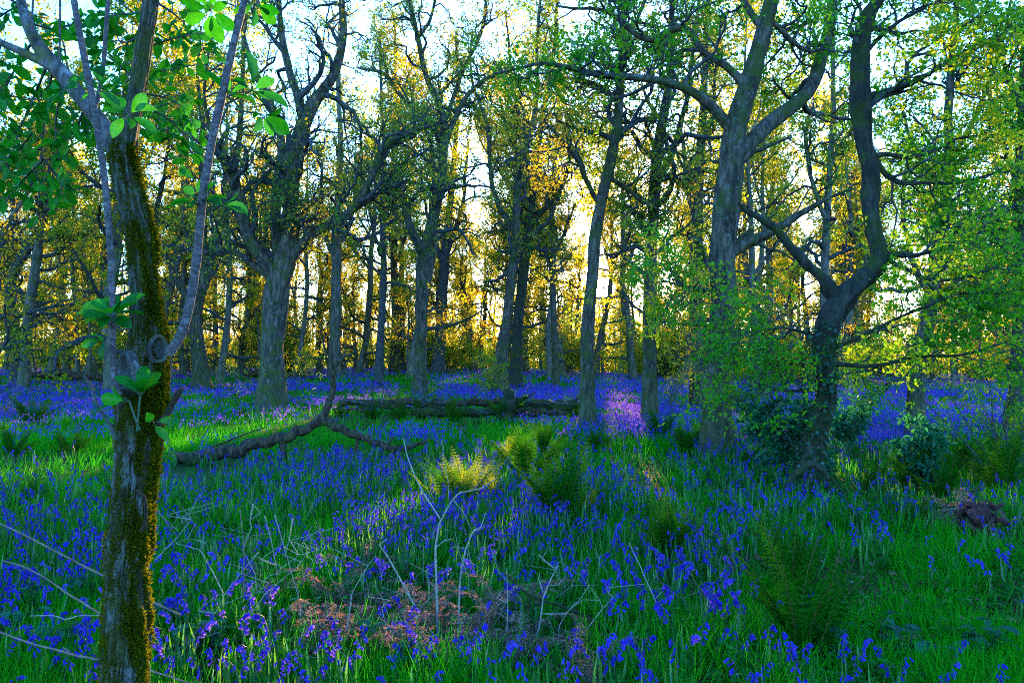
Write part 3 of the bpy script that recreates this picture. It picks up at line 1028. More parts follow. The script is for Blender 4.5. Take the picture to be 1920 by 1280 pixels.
for ring, (ya, yb, cnt, mind) in enumerate(((30, 44, 14, 4.0), (44, 60, 40, 3.6), (60, 80, 66, 3.4), (80, 104, 64, 3.6))):
    tries = 0
    got = 0
    while got < cnt and tries < 4000:
        tries += 1
        y = prng.uniform(ya, yb)
        x = prng.uniform(-1, 1) * (.70 * y + 3)
        px = to_px([x, y, 0])[0, 0]
        if ring == 0 and (430 < px < 1420):
            continue
        if 1690 < px < 1900 and y < 50:
            continue
        if spot_ok(x, y, mind):
            spots.append((x, y))
            got += 1
for n_, (x, y) in enumerate(spots):
    i = int(prng.integers(len(PROTO)))
    px = to_px([x, y, 1.])[0, 0]
    far = 'in mid distance' if y < 50 else ('deep in the wood' if y < 70 else ('far back' if y < 86 else 'at the wood edge'))
    s0 = prng.uniform(.85, 1.2)
    s = s0 * float(np.interp(y, [45, 70, 104], [1.0, .82, .58]))
    size = 'stout' if s0 > 1.08 else ('slim' if s0 < .95 else 'grey')
    hn, hd = nearest_hero(px)
    FILL.append((f'{size} oak {far}', hd < 0, hn, abs(hd), place_tree(i, x, y, prng.uniform(0, 6.28), s, 'oak', 'trees deep in the bluebell wood')))
# slender young trees between them
def pole_mesh(i):
    r = np.random.default_rng(500 + i)
    Hh = r.uniform(9, 13)
    zz = np.linspace(0, Hh, 9)
    sw = np.cumsum(r.normal(size=(9, 2)) * .14, 0)
    sw[0] = 0
    P, R = resample(np.stack([sw[:, 0], sw[:, 1], zz - .2], 1), r.uniform(.07, .12) * np.linspace(1, .15, 9), 34, 1)
    mt = MB()
    tubes(mt, P, R, 8, 0, lump=.08)
    P1, R1 = grow(P[None], R[None], 22, (.9, 2.6), ang=(35, 70), m=8, up=.2, wig=.3, tr=(.3, 1.), rmin=.008)
    P2, R2 = grow(P1, R1, 5, (.4, 1.0), m=5, up=.1, wig=.3, tr=(.2, 1.), rmin=.006)
    P3, R3 = grow(P2, R2, 3, (.25, .5), m=4, up=.05, wig=.3, tr=(.2, 1.), rmin=.005)
    cm = crown_mesh([(P1, R1), (P2, R2), (P3, R3)], leaf_set(P3, 2, .13, .06), LEAF4, (0, 0, 0), shaft=False, asp=.7)
    return mt.mesh('trunk', [M['oak_far']]), cm.mesh('crown', [M['oak_dark'], M['leaf_far']])


POLES = [pole_mesh(i) for i in range(5)]
got = tries = 0
while got < 60 and tries < 4000:
    tries += 1
    y = prng.uniform(46, 100)
    x = prng.uniform(-1, 1) * (.68 * y + 2)
    if not spot_ok(x, y, 2.2) or not lit_mask(np.stack([np.full(9, x), np.full(9, y), np.linspace(1, 11, 9)], 1)).all():
        continue
    spots.append((x, y))
    got += 1
    px = to_px([x, y, 1.])[0, 0]
    hn, hd = nearest_hero(px)
    t = thing('young_tree', (x, y, float(gz(x, y))), 'young tree', 'tree', 'slender young trees deep in the wood', prng.uniform(0, 6.28), prng.uniform(.8, 1.15))
    FILL.append((f'young tree {"deep in the wood" if y < 72 else "far back"}', hd < 0, hn, abs(hd), t))
    for nm, me in zip(('trunk', 'crown'), POLES[int(prng.integers(5))]):
        o = bpy.data.objects.new(nm, me)
        C.objects.link(o)
        o.parent = t
rank_labels(FILL)

# leafy bushes of the understorey between the far trunks
def bush_mesh(i):
    r = np.random.default_rng(300 + i)
    n = 9
    base = np.zeros((n, 3))
    d = norm(np.stack([r.normal(size=n) * .5, r.normal(size=n) * .5, np.ones(n)], 1))
    P = np.stack([base + d * t for t in np.linspace(-.1, 2.4, 8)], 1)
    P = P + np.cumsum(r.normal(size=P.shape) * .05, 1)
    R = np.linspace(.035, .01, 8)[None] * np.ones((n, 1))
    P1, R1 = grow(P, R, 7, (.7, 1.7), m=6, up=.05, wig=.25, tr=(.15, 1.))
    P2, R2 = grow(P1, R1, 6, (.3, .8), m=4, up=.05, wig=.3, tr=(.2, 1.))
    lf = leaf_set(P2, 5, .11, .12)
    mb = MB()
    tubes(mb, P, R, 5, 0)
    m2 = crown_mesh([(P1, R1), (P2, R2)], lf, LEAF4, (0, 0, 0), shaft=False, asp=.7)
    return mb.mesh('stem', [M['oak_dark']]), m2.mesh('foliage', [M['oak_dark'], M['leaf_mid']])


BUSH = [bush_mesh(i) for i in range(4)]
bs = []
tries = 0
while len(bs) < 60 and tries < 5000:
    tries += 1
    y = prng.uniform(48, 104)
    x = prng.uniform(-1, 1) * (.68 * y + 3)
    px = to_px([x, y, 0])[0, 0]
    if abs(px - 1133) < 9 or (bs and min(math.hypot(a - x, b - y) for a, b in bs) < 3.0):
        continue
    if not lit_mask(np.array([[x, y, gz(x, y) + 1.5]])).all():
        continue
    bs.append((x, y))
    t = thing('woodland_bush', (x, y, float(gz(x, y))), 'bush', 'bush',
              'understorey bushes between the far trunks', prng.uniform(0, 6.28), prng.uniform(.8, 1.7))
    hn, hd = nearest_hero(px)
    BUSHES.append((f'yellow-green bush {"deep in the wood" if y < 75 else "far back"}', hd < 0, hn, abs(hd), t))
    for nm, me in zip(('stem', 'foliage'), BUSH[int(prng.integers(4))]):
        o = bpy.data.objects.new(nm, me)
        C.objects.link(o)
        o.parent = t

rank_labels(BUSHES)

# the wood goes on beyond as one mass
mb = MB()
k = 90000
y = prng.uniform(106, 150, k)
x = prng.uniform(-1, 1, k) * 135
hh = 9.5 * vnoise(x / 4, y / 4, 9) ** 1.5 + 1.5
z = gz(x, y) + prng.random(k) * hh
pos = np.stack([x, y, z], 1)
k2 = 26000                                     # extra leaves added around the sun to cover the sky glow
y2 = prng.uniform(108, 140, k2)
x2 = y2 * math.tan(SUN_AZ) + prng.normal(size=k2) * 13
z2 = gz(x2, y2) + prng.random(k2) * (4 + 13 * vnoise(x2 / 3.5, y2 / 9, 14))
pos = np.concatenate([pos, np.stack([x2, y2, z2], 1)])
kp = lit_mask(pos)
pos = pos[kp]
leaves(mb, LEAF4, pos, rand_unit(len(pos)), rand_unit(len(pos)), prng.uniform(.3, .6, len(pos)), .3, 0, clump_tint(pos, 6))
tx, ty = prng.uniform(-1, 1, 260) * 125, prng.uniform(105, 150, 260)
kp = lit_mask(np.stack([tx, ty, np.full(260, 8.0)], 1))
tx, ty = tx[kp], ty[kp]
hz = np.linspace(-.3, 11, 6)
TP = np.stack([np.stack([tx + .2 * math.sin(q * 3) * (j % 3 - 1) * np.ones_like(tx), ty, gz(tx, ty) + q], 1) for j, q in enumerate(hz)], 1)
tubes(mb, TP, np.linspace(.3, .12, 6)[None] * prng.uniform(.6, 1.1, (len(tx), 1)), 6, 1)
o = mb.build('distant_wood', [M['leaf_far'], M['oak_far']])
tag(o, 'hazy mass of trees closing the view beyond the last oaks', 'woodland', kind='stuff')


# ------------------------------------------------------------------ the mossy tree in the foreground
def foreground_tree():
    Y = 3.0
    g = at(234, 1290, Y)
    g = np.array([g[0], Y, float(gz(g[0], Y))])
    t = thing('mossy_tree', g, 'near mossy tree with sawn branch stubs and thin shoots, filling the left foreground', 'tree')
    tr = [(233, 1560, 104), (233, 1400, 96), (233, 1280, 90), (236, 1222, 91), (237, 1180, 95), (238, 1140, 86), (238, 1100, 83), (242, 1040, 86), (245, 1005, 92),
          (248, 960, 84), (256, 860, 85), (261, 800, 92), (265, 770, 98), (269, 730, 104), (272, 700, 106), (279, 655, 88), (276, 615, 66), (274, 560, 60),
          (266, 480, 58), (258, 420, 62), (252, 390, 64), (240, 340, 56), (229, 295, 62), (236, 262, 48), (247, 225, 36), (258, 170, 37), (268, 100, 35), (283, 0, 34), (295, -120, 32), (310, -300, 28), (320, -520, 22), (315, -760, 14)]
    P, R = trace3d(tr, Y)
    m = 420
    P, R = resample(P, R, m, 1)
    # finely ridged bark, real relief
    sides = 150
    a = np.arange(sides) / sides * 2 * np.pi
    s = np.linspace(0, 1, m)
    seg = np.concatenate([[0], np.cumsum(np.linalg.norm(np.diff(P, axis=0), axis=1))])
    T = norm(np.gradient(P, axis=0))
    U = norm(np.cross(np.tile([[0., 1, 0]], (m, 1)), T))
    W = np.cross(T, U)
    A, S = np.meshgrid(a, seg)
    ca, sa = np.cos(A), np.sin(A)
    warp = (vnoise(ca * 2 + 9, sa * 2 + S * 5, 4) - .5) * 1.0
    an = A / (2 * np.pi)
    tri = lambda v_: np.abs(v_ - .5) * 2
    fis = np.clip(tri(fbm(an * 22 + warp * 1.2, S * 8.0 + 3, 5, 2)) * 2.4, 0, 1)
    fis2 = np.clip(tri(fbm(an * 58 + warp * 2, S * 26.0, 6, 2)) * 2.2, 0, 1)
    seam = sstep(0, .06, an) * sstep(0, .06, 1 - an)
    fis, fis2 = fis * seam, fis2 * seam
    lump = vnoise(ca * 1.4 + 4, sa * 1.4 + S * 6, 8) - .5
    smooth_top = sstep(2.2, 2.6, S)                 # upper stem: finer bark
    disp = .86 + (.15 * (fis - .75) + .08 * (fis2 - .6)) * (1 - .6 * smooth_top) + .16 * lump * (1 - .7 * smooth_top)
    RR = R[:, None] * disp
    V = P[:, None] + RR[..., None] * (ca[..., None] * U[:, None] + sa[..., None] * W[:, None])
    idx = np.arange(m * sides).reshape(m, sides)
    nx = np.roll(idx, -1, 1)
    q = np.stack([idx[:-1], nx[:-1], nx[1:], idx[1:]], -1).reshape(-1, 4)
    mb = MB()
    mb.add(V.reshape(-1, 3), q, None, 0, np.clip(.55 * fis + .45 * fis2, 0, 1).ravel(), True)  # furrows darkened in the colour to make the relief show
    trunk_o = mb.build('trunk', M['fore_trunk'], t, g)
    Nrm = norm(V - P[:, None])

    # moss: thousands of tiny tufts on the right flank, below the fork and on the old knots
    pyrow = to_px(P)[:, 1]
    wgt = np.zeros((m, sides))
    right = np.clip(Nrm[..., 0] * 1.2 + .1 * -Nrm[..., 1], 0, 1)
    wgt += right * (.8 * (pyrow[:, None] > 270))
    for c, w_, am in ((300, 28, 1.2), (500, 70, .9), (430, 30, .4), (780, 60, .9), (840, 40, .5), (1010, 26, .9), (1190, 34, .8), (1100, 150, .4), (960, 60, .4)):
        wgt += am * np.exp(-((pyrow[:, None] - c) / w_) ** 2) * (.4 + .6 * (Nrm[..., 0] > -.6))
    pat = fbm(ca * 3 + 20, sa * 3 + S * 8, 12)
    wgt += .28 * (pyrow[:, None] > 285)
    wgt *= sstep(.34, .66, pat) * (pyrow[:, None] > 262) * (Nrm[..., 1] < .45)
    wgt[(pyrow > 1400) | (pyrow < 255)] = 0
    area = wgt * RR * np.gradient(seg)[:, None]
    pr = area.ravel() / area.sum()
    pick = rng.choice(m * sides, 44000, p=pr)
    pos = V.reshape(-1, 3)[pick] + rng.normal(size=(len(pick), 3)) * .003
    nn = Nrm.reshape(-1, 3)[pick]
    d = norm(nn + rng.normal(size=nn.shape) * .7 + np.array([0, 0, .15]))
    L = rng.uniform(.004, .012, len(pick)) * (1 + .8 * np.clip(nn[:, 0], 0, 1))
    mm = MB()
    leaves(mm, LEAF4, pos - g, d, rand_unit(len(pick)), L, L * .5, 0, np.clip(.5 * fbm(pos[:, 0] * 30, pos[:, 2] * 20, 3) + .5 * rng.random(len(pick)), 0, 1))
    mo = mm.build('moss', M['moss'], t)
    mo['label'] = 'yellow-green moss cushions on the trunk'

    # left limb of the fork
    lb = [(232, 300, 44), (206, 262, 32), (187, 225, 29), (150, 182, 28), (124, 146, 29), (100, 122, 28), (78, 95, 26), (52, 50, 20), (38, 0, 16), (20, -80, 12), (0, -180, 7)]
    LP, LR = trace3d(lb, Y, .35)
    LP, LR = resample(LP, LR, 70, 1)
    m2 = MB()
    tubes(m2, LP, LR, 20, 0, lump=.10)
    m2.build('limb', M['fore'], trunk_o, g)
    lb2 = [(122, 146, 20), (100, 126, 19), (70, 112, 16), (34, 94, 14), (0, 80, 12), (-60, 50, 9)]
    P2, R2 = trace3d(lb2, Y + .13, .3)
    P2, R2 = resample(P2, R2, 30, 1)
    m2 = MB()
    tubes(m2, P2, R2, 14, 0, lump=.08, cap=True)
    m2.build('limb', M['fore'], trunk_o, g)

    # straight young shoots
    def shoot(tr_, Yo, name='shoot', mat='stem'):
        p, r = trace3d(tr_, Yo)
        p, r = resample(p, r, 60, 1)
        mq = MB()
        r2 = r * (1 + .10 * (vnoise(np.arange(60) * .7, np.zeros(60), 3) > .78))
        tubes(mq, p, r2, 12, 0, lump=.03)
        return mq.build(name, M[mat], t, g)
    shoot([(222, 742, 16), (214, 725, 13), (211, 690, 11), (212, 625, 11), (210, 531, 11), (205, 437, 12), (197, 337, 12), (186, 262, 12), (176, 195, 12), (165, 142, 13), (150, 67, 12), (138, 0, 11), (128, -90, 9), (120, -200, 6)], Y - .15)
    shoot([(316, 664, 18), (326, 655, 19), (338, 638, 19), (349, 600, 17), (360, 550, 17), (370, 480, 16), (379, 375, 16), (397, 262, 15), (412, 199, 16), (431, 112, 14), (446, 50, 13), (459, 0, 13), (480, -100, 10), (500, -220, 6)], Y - .12)
    shoot([(176, 215, 8), (184, 180, 8), (193, 142, 8), (197, 80, 8), (203, 0, 8), (206, -100, 6)], Y + .1)
    shoot([(112, 118, 4), (112, 60, 4), (113, 0, 4), (112, -60, 3)], Y + .1)
    shoot([(62, 70, 5), (60, 30, 4), (64, -30, 3)], Y + .15)
    # dead spur and snapped stub
    shoot([(217, 824, 9), (209, 800, 7), (198, 783, 6), (187, 770, 6), (178, 748, 6), (171, 726, 6), (165, 712, 6), (157, 706, 5)], Y - .1, 'dead_spur', 'twig')
    m2 = MB()
    p, r = trace3d([(300, 795, 15), (311, 780, 12), (324, 755, 12), (334, 738, 12), (343, 726, 7)], Y - .08)
    p, r = resample(p, r, 16, 0)
    tubes(m2, p, r, 9, 0, cap=True, lump=.14)
    m2.build('broken_stub', M['deadwood'], t, g)
    m2 = MB()
    p, r = trace3d([(263, 995, 6), (272, 985, 7), (274, 960, 7), (272, 935, 6), (265, 922, 5), (256, 919, 4)], Y - .12)
    p, r = resample(p, r, 20, 1)
    tubes(m2, p, r, 8, 0)
    m2.build('dead_twig', M['deadwood'], t, g)

    # two sawn stubs: a rolled callus round a weathered cut
    for cx, cy, rx, ry, dirv, off in ((296, 655, 13, 20, (.70, -.68, .10), .066), (235, 698, 16, 32, (-.55, -.82, .15), .100)):
        ctr = at(cx, cy, Y - off)
        d = norm(np.array(dirv))
        upv = norm(np.array([0, 0, 1.]) - d[2] * d)
        sd = np.cross(upv, d)
        kk = 40
        th = np.arange(kk) / kk * 2 * np.pi
        wob = 1 + .12 * (vnoise(np.cos(th) * 1.5 + cx, np.sin(th) * 1.5, 3) - .5) * 2
        Rx, Rz = rx * Y / F, ry * Y / F
        prof = [(1.10, -.10), (1.25, -.05), (1.32, -.012), (1.24, .018), (1.06, .016), (.96, .002), (.90, -.012), (.6, -.015), (.3, -.014)]
        rows = []
        for f_, h_ in prof:
            n_ = 1 + (.10 * (vnoise(th * 3, np.full(kk, f_ * 9), 6) - .5) if f_ > .95 else 0)
            rows.append(ctr + (np.cos(th) * Rx * f_ * wob * n_)[:, None] * sd + (np.sin(th) * Rz * f_ * wob * n_)[:, None] * upv + d * h_)
        V2 = np.concatenate(rows)
        i2 = np.arange(len(prof) * kk).reshape(len(prof), kk)
        n2 = np.roll(i2, -1, 1)
        co = MB()
        q2 = np.stack([i2[:-1], i2[1:], n2[1:], n2[:-1]], -1)
        co.add(V2, q2[:5].reshape(-1, 4), None, 0, None, True)
        st = co.build('branch_stub', M['fore'], t, g)
        cf = MB()
        o5 = 5 * kk
        V3 = np.concatenate([V2[o5:], [ctr - d * .013]])
        cf.add(V3, q2[5:].reshape(-1, 4) - o5, [[i2[-1][j] - o5, len(V2) - o5, n2[-1][j] - o5] for j in range(kk)], 0, None, True)
        cf.build('sawn_face', M['cutwood'], st, g)

    # leaf rosettes
    def rosette(px, py, n, ln, Yo, axis=(0, -.2, 1), spread=70, name='leaf_cluster', stalk=None):
        c = at(px, py, Yo)
        mq = MB()
        ax = norm(np.array(axis, float))
        ph = np.arange(n) * 2.4 + rng.random() * 6
        tl = np.radians(rng.uniform(.45, 1.15, n) * spread)
        e1 = norm(np.cross(ax, [.3, .9, .1]))
        e2 = np.cross(ax, e1)
        d = ax * np.cos(tl)[:, None] + np.sin(tl)[:, None] * (np.cos(ph)[:, None] * e1 + np.sin(ph)[:, None] * e2)
        L = ln * rng.uniform(.65, 1.15, n)
        pos = c + d * .018 + rng.normal(size=(n, 3)) * .004
        nr = norm(ax + .4 * rand_unit(n))
        leaves(mq, BIGLEAF, pos, d, nr, L, L * rng.uniform(.46, .6, n), 0, rng.random(n), True)
        pp = np.stack([np.repeat(c[None], n, 0), c + d * .010, c + d * .024], 1)
        tubes(mq, pp, np.full((n, 3), .0013), 5, 1)
        if stalk is not None:
            p, r = resample(np.array([at(*s_, Yo) for s_ in stalk] + [c]), np.full(len(stalk) + 1, .0035), 12, 1)
            tubes(mq, p, r, 7, 1)
        return mq.build(name, [M['leaf_big'], M['bellstem']], t, g)

    rosette(210, 592, 13, .11, Y - .18, (0, -.35, .6), 88)
    rosette(196, 628, 3, .085, Y - .20, (-.2, -.8, -.5), 40)
    rosette(263, 742, 8, .10, Y - .20, (.1, -.3, 1), 42, stalk=[(257, 808), (259, 780)])
    rosette(243, 752, 3, .10, Y - .22, (-.9, -.3, .25), 30, stalk=[(262, 806), (250, 775)])
    rosette(288, 792, 3, .06, Y - .22, (.7, -.5, .1), 45)
    rosette(425, 178, 9, .10, Y - .05, (.25, -.4, .7), 85, stalk=[(412, 199)])
    rosette(472, 170, 8, .11, Y, (.75, -.3, .25), 70, stalk=[(414, 199), (440, 188)])
    rosette(372, 376, 9, .10, Y - .1, (-.1, -.4, .7), 88, stalk=[(378, 378)])
    rosette(415, 385, 4, .09, Y, (.9, -.2, .1), 40, stalk=[(380, 390)])
    rosette(395, 20, 8, .11, Y - .1, (0, -.4, -.3), 80)
    rosette(478, 8, 5, .11, Y, (.4, -.3, -.6), 60)
    rosette(490, 215, 5, .10, Y + .1, (.5, -.3, -.6), 50, stalk=[(440, 205)])
    rosette(190, 170, 9, .08, Y - .1, (0, -.4, .6), 90)
    rosette(120, 168, 7, .085, Y, (-.3, -.5, .3), 85)
    rosette(240, 215, 8, .085, Y - .22, (.3, -.5, .2), 85)
    # leafy side twigs of the upper stems, hanging across the top left
    mq = MB()
    TP, TR = [], []
    tw = [((60, 80), (20, 140), (-10, 220)), ((90, 120), (60, 190), (30, 260), (10, 330)), ((100, 125), (85, 210), (75, 290), (80, 370)), ((120, 150), (100, 240), (110, 300)),
          ((0, 80), (-10, 160), (10, 240)), ((250, 190), (310, 215), (345, 250), (355, 285)), ((255, 175), (310, 180), (360, 210)), ((262, 140), (320, 130), (380, 120)),
          ((270, 90), (330, 70), (390, 60)), ((255, 150), (220, 120), (180, 90)), ((50, 40), (100, 60), (150, 40)), ((20, 0), (60, 20), (110, 90)), ((240, 240), (300, 250), (340, 230)),
          ((135, 170), (90, 170), (40, 200)), ((160, 200), (140, 250), (100, 280)), ((280, 20), (230, 30), (170, 20)), ((285, 0), (340, 30), (360, 80)), ((35, 10), (0, 30), (-30, 60)), ((60, 250), (30, 290), (0, 300)), ((75, 290), (110, 330), (120, 370)),
          ((195, 225), (165, 245), (150, 220)), ((150, 180), (200, 185), (240, 170)), ((270, 60), (230, 90), (215, 60)), ((80, 300), (40, 340), (10, 380))]
    for w_ in tw:
        p, r = resample(np.array([at(a_, b_, Y + .2 + .5 * rng.random() + .1 * j) for j, (a_, b_) in enumerate(w_)]), np.linspace(.006, .002, len(w_)), 14, 1)
        TP.append(p)
        TR.append(r)
    TP, TR = np.array(TP), np.array(TR)
    P3, R3 = grow(TP, TR, 6, (.12, .32), m=5, up=-.05, wig=.2, tr=(.15, 1.), rmin=.0012)
    tubes(mq, TP, TR, 5, 1)
    tubes(mq, P3, R3, 4, 1)
    pos, d, nr, L = leaf_set(P3, 1, .068, .012, up=1.2)
    pos2, d2, nr2, L2 = leaf_set(TP[:, ::2], 1, .085, .02, up=1.2)
    pos, d, nr, L = [np.concatenate(z_) for z_ in ((pos, pos2), (d, d2), (nr, nr2), (L, L2))]
    d = norm(d + np.array([0, 0, -.35]))
    leaves(mq, BIGLEAF, pos, d, nr, L, L * .52, 0, rng.random(len(pos)), True)
    mq.build('crown', [M['leaf_big'], M['twig']], t, g)
    return t


foreground_tree()


# ------------------------------------------------------------------ ground cover
def zone(px, py, cx, cy, rx, ry):
    return np.exp(-((px - cx) / rx) ** 2 - ((py - cy) / ry) ** 2)


def bell_density(x, y):
    """share of the ground under bluebells, 0..1"""
    q = to_px(np.stack([x, y, gz(x, y)], 1))
    px, py = q[:, 0], q[:, 1]
    d = .30 + .55 * sstep(11, 22, y)
    n = fbm(x / 1.6, y / 2.2, 31)
    n2 = fbm(x / 5, y / 7, 37)
    d = d * sstep(.42, .64, .55 * n + .45 * n2 + .08 * sstep(18, 40, y))
    d = d + .8 * zone(px, py, 620, 895, 260, 45) * sstep(.36, .52, n) + .9 * zone(px, py, 850, 990, 270, 60) * sstep(.36, .52, n)
    d = d + .5 * zone(px, py, 1180, 780, 120, 40) + .5 * zone(px, py, 1650, 810, 260, 38) + .35 * zone(px, py, 1380, 1080, 180, 90) * sstep(.4, .55, n)
    d = d + .35 * zone(px, py, 100, 1060, 160, 70) * sstep(.42, .55, n)
    d = d * (1 - .85 * zone(px, py, 130, 850, 260, 90)) * (1 - .8 * zone(px, py, 470, 800, 170, 45)) * (1 - .7 * zone(px, py, 1700, 1080, 260, 120))
    d = d * (1 - .8 * zone(px, py, 1680, 775, 120, 14)) * (1 - .6 * zone(px, py, 760, 810, 130, 35)) * (1 - .6 * zone(px, py, 1050, 870, 110, 40))
    return np.clip(d, 0, 1)


def scatter(n, y0, y1, margin=1.12, seed=1):
    """points whose spacing grows with distance (even in the view)"""
    r = np.random.default_rng(seed)
    u = r.random(n)
    y = 1 / (1 / y0 + u * (1 / y1 - 1 / y0))
    x = r.uniform(-1, 1, n) * (960 / F * margin * y + .6)
    return x, y, r


TRUNKS = np.array([(o.location.x, o.location.y) for o in C.objects if o.get('category') == 'tree'])


CLEAR = []
for a_, b_, r_ in ((( 945, 1085), (1275, 1268), .16), ((340, 900), (610, 845), .85), ((610, 845), (800, 880), .75), ((650, 790), (1085, 790), 1.8), ((1348, 1285), (1440, 1248), .16), ((1040, 1190), (1120, 1265), .15), ((1800, 985), (1870, 990), .45),
                   ((600, 1150), (980, 1230), .38), ((480, 1200), (620, 1240), .22), ((1640, 1215), (1680, 1215), .15), ((1610, 960), (1800, 960), .4), ((1480, 930), (1560, 930), .4), ((40, 715), (205, 720), 2.0), ((1470, 1230), (1550, 1240), .2)):
    ga, gb = ground_at(*a_), ground_at(*b_)
    CLEAR.append((ga[:2], gb[:2], r_))


def open_ground(x, y):
    """0 where wood, bracken or leaf litter keeps the grass down, 1 elsewhere"""
    f = np.ones(len(x))
    P = np.stack([x, y], 1)
    for a_, b_, r_ in CLEAR:
        d = b_ - a_
        t = np.clip(((P - a_) @ d) / (d @ d), 0, 1)
        q = np.linalg.norm(P - a_ - t[:, None] * d, axis=1)
        f = np.minimum(f, sstep(.5 * r_, 1.3 * r_, q))
    return f


def build_grass():
    mb = MB()
    tv = np.array([[-.5, 0, 0], [.5, 0, 0], [-.42, .35, .02], [.42, .35, .02], [-.28, .7, .16], [.28, .7, .16], [0, 1, .42]])
    tq = [[0, 1, 3, 2], [2, 3, 5, 4]]
    tt = [[4, 5, 6]]
    for n, y0, y1, h, w, seed in ((200000, 2.6, 16, (.09, .29), .0048, 1), (120000, 14, 46, (.16, .34), .010, 2), (60000, 40, 106, (.2, .4), .03, 3)):
        x, y, r = scatter(n, y0, y1, seed=seed)
        # tufts
        tuf = fbm(x * 2.2, y * 2.2, 41)
        kp = r.random(n) < (sstep(.36, .56, tuf) * .93 + .07) * (.12 + .88 * open_ground(x, y))
        x, y, tuf = x[kp], y[kp], tuf[kp]
        k = len(x)
        pos = np.stack([x, y, gz(x, y) - .01], 1)
        up = norm(np.stack([r.normal(size=k) * .65, r.normal(size=k) * .65, np.ones(k)], 1))
        a = r.random(k) * 6.283
        side = np.stack([np.cos(a), np.sin(a), np.zeros(k)], 1)
        fw = np.cross(side, up)
        hh = r.uniform(*h, k) * (.55 + .9 * fbm(x / 1.1, y / 1.1, 43)) * (.7 + .6 * tuf)
        ww = w * r.uniform(.6, 1.5, k) * np.maximum(1, (y / y0) ** .6)
        tint = np.clip(.15 + .55 * fbm(x / 2.5, y / 2.5, 47) + .35 * (r.random(k) - .35), 0, 1)
        inst(mb, tv, tq, tt, pos, side * ww[:, None], up * hh[:, None], fw * hh[:, None], 0, tint)
    o = mb.build('grass', [M['grass']])
    tag(o, 'long fresh green grass between the bluebells', 'grass', kind='stuff')


build_grass()

# bells
def ring(z, r, k):
    a = np.arange(k) / k * 2 * np.pi
    return np.stack([np.cos(a) * r, np.sin(a) * r, np.full(k, z)], 1)


def bell_template(k, flare=True):
    prof = [(0, .18), (.3, .42), (.8, .40), (1.0, .72)] if flare else [(0, .25), (1, .62)]
    v = np.concatenate([ring(z, r * .5, k) for z, r in prof])
    if flare:
        v[-k::2] *= np.array([1.2, 1.2, 1.0])
    i = np.arange(len(prof) * k).reshape(len(prof), k)
    n = np.roll(i, -1, 1)
    q = np.stack([i[:-1], n[:-1], n[1:], i[1:]], -1).reshape(-1, 4)
    return v, q, None


BELL_HI, BELL_LO = bell_template(6), bell_template(3, False)


def bluebells(mb, pos, h, r, tmpl, nb, leaves_n, bl=.022, stem_sides=4, mats=(0, 1, 2)):
    """plants with an arching stem, one-sided hanging bells and strap leaves"""
    n = len(pos)
    a = r.random(n) * 6.283
    side = np.stack([np.cos(a), np.sin(a), np.zeros(n)], 1)
    ts = np.linspace(0, 1, 6)
    arch = np.array([0, .01, .04, .10, .22, .40])
    z = np.array([0, .25, .5, .74, .92, .98])
    lean = r.normal(size=(n, 2)) * .10
    P = pos[:, None] + side[:, None] * (arch[None] * h[:, None] * .45)[..., None] + np.concatenate([lean[:, None] * (z[None] * h[:, None])[..., None], np.zeros((n, 6, 1))], -1)
    P[:, :, 2] += z[None] * h[:, None]
    if stem_sides:
        tubes(mb, P, np.linspace(1, .5, 6)[None] * (.0024 * np.maximum(1, pos[:, 1:2] / 8)), stem_sides, mats[1])
    # bells along the upper part
    t = .58 + .42 * (np.arange(nb)[None] + .6 * r.random((n, nb))) / nb
    f = np.clip(t, 0, .999) * 5
    i = f.astype(int)
    w = (f - i)[..., None]
    rr = np.arange(n)[:, None]
    bp = (P[rr, i] * (1 - w) + P[rr, i + 1] * w).reshape(-1, 3)
    k = n * nb
    sd = np.repeat(side, nb, 0)
    az = r.normal(size=(k, 3)) * .55
    dr = norm(sd * .7 + az * np.array([1, 1, .2]) + np.array([0, 0, -.85]))
    e1 = norm(np.cross(dr, [.2, .3, .9]))
    e2 = np.cross(dr, e1)
    L = (bl * r.uniform(.8, 1.2, k) * np.repeat(np.maximum(1, (pos[:, 1] / 9) ** .55), nb))[:, None]
    st = bp + norm(dr * np.array([1, 1, 0]) + 1e-6) * .010
    tint = np.clip(np.repeat(r.random(n), nb) * .6 + .4 * r.random(k), 0, 1)
    inst(mb, tmpl[0], tmpl[1], tmpl[2], st, e1 * L, e2 * L, dr * L, mats[0], tint, True)
    if leaves_n:
        tv = np.array([[-.3, 0, 0], [.3, 0, 0], [-.5, .4, .06], [0, .4, -.02], [.5, .4, .06], [-.4, .75, .28], [0, .75, .22], [.4, .75, .28], [0, 1, .6]])
        tq = [[2, 3, 6, 5], [3, 4, 7, 6]]
        tt = [[0, 3, 2], [0, 1, 3], [1, 4, 3], [5, 6, 8], [6, 7, 8]]
        m = n * leaves_n
        a = r.random(m) * 6.283
        out = np.stack([np.cos(a), np.sin(a), np.zeros(m)], 1)
        up = norm(out * r.uniform(.3, 1.2, (m, 1)) + np.array([0, 0, 1]))
        sd = norm(np.cross(up, out))
        hh = (np.repeat(h, leaves_n) * r.uniform(.55, .95, m))[:, None]
        inst(mb, tv, tq, tt, np.repeat(pos, leaves_n, 0), sd * .016, up * hh, np.cross(sd, up) * -hh * .5, mats[2], r.random(m), True)


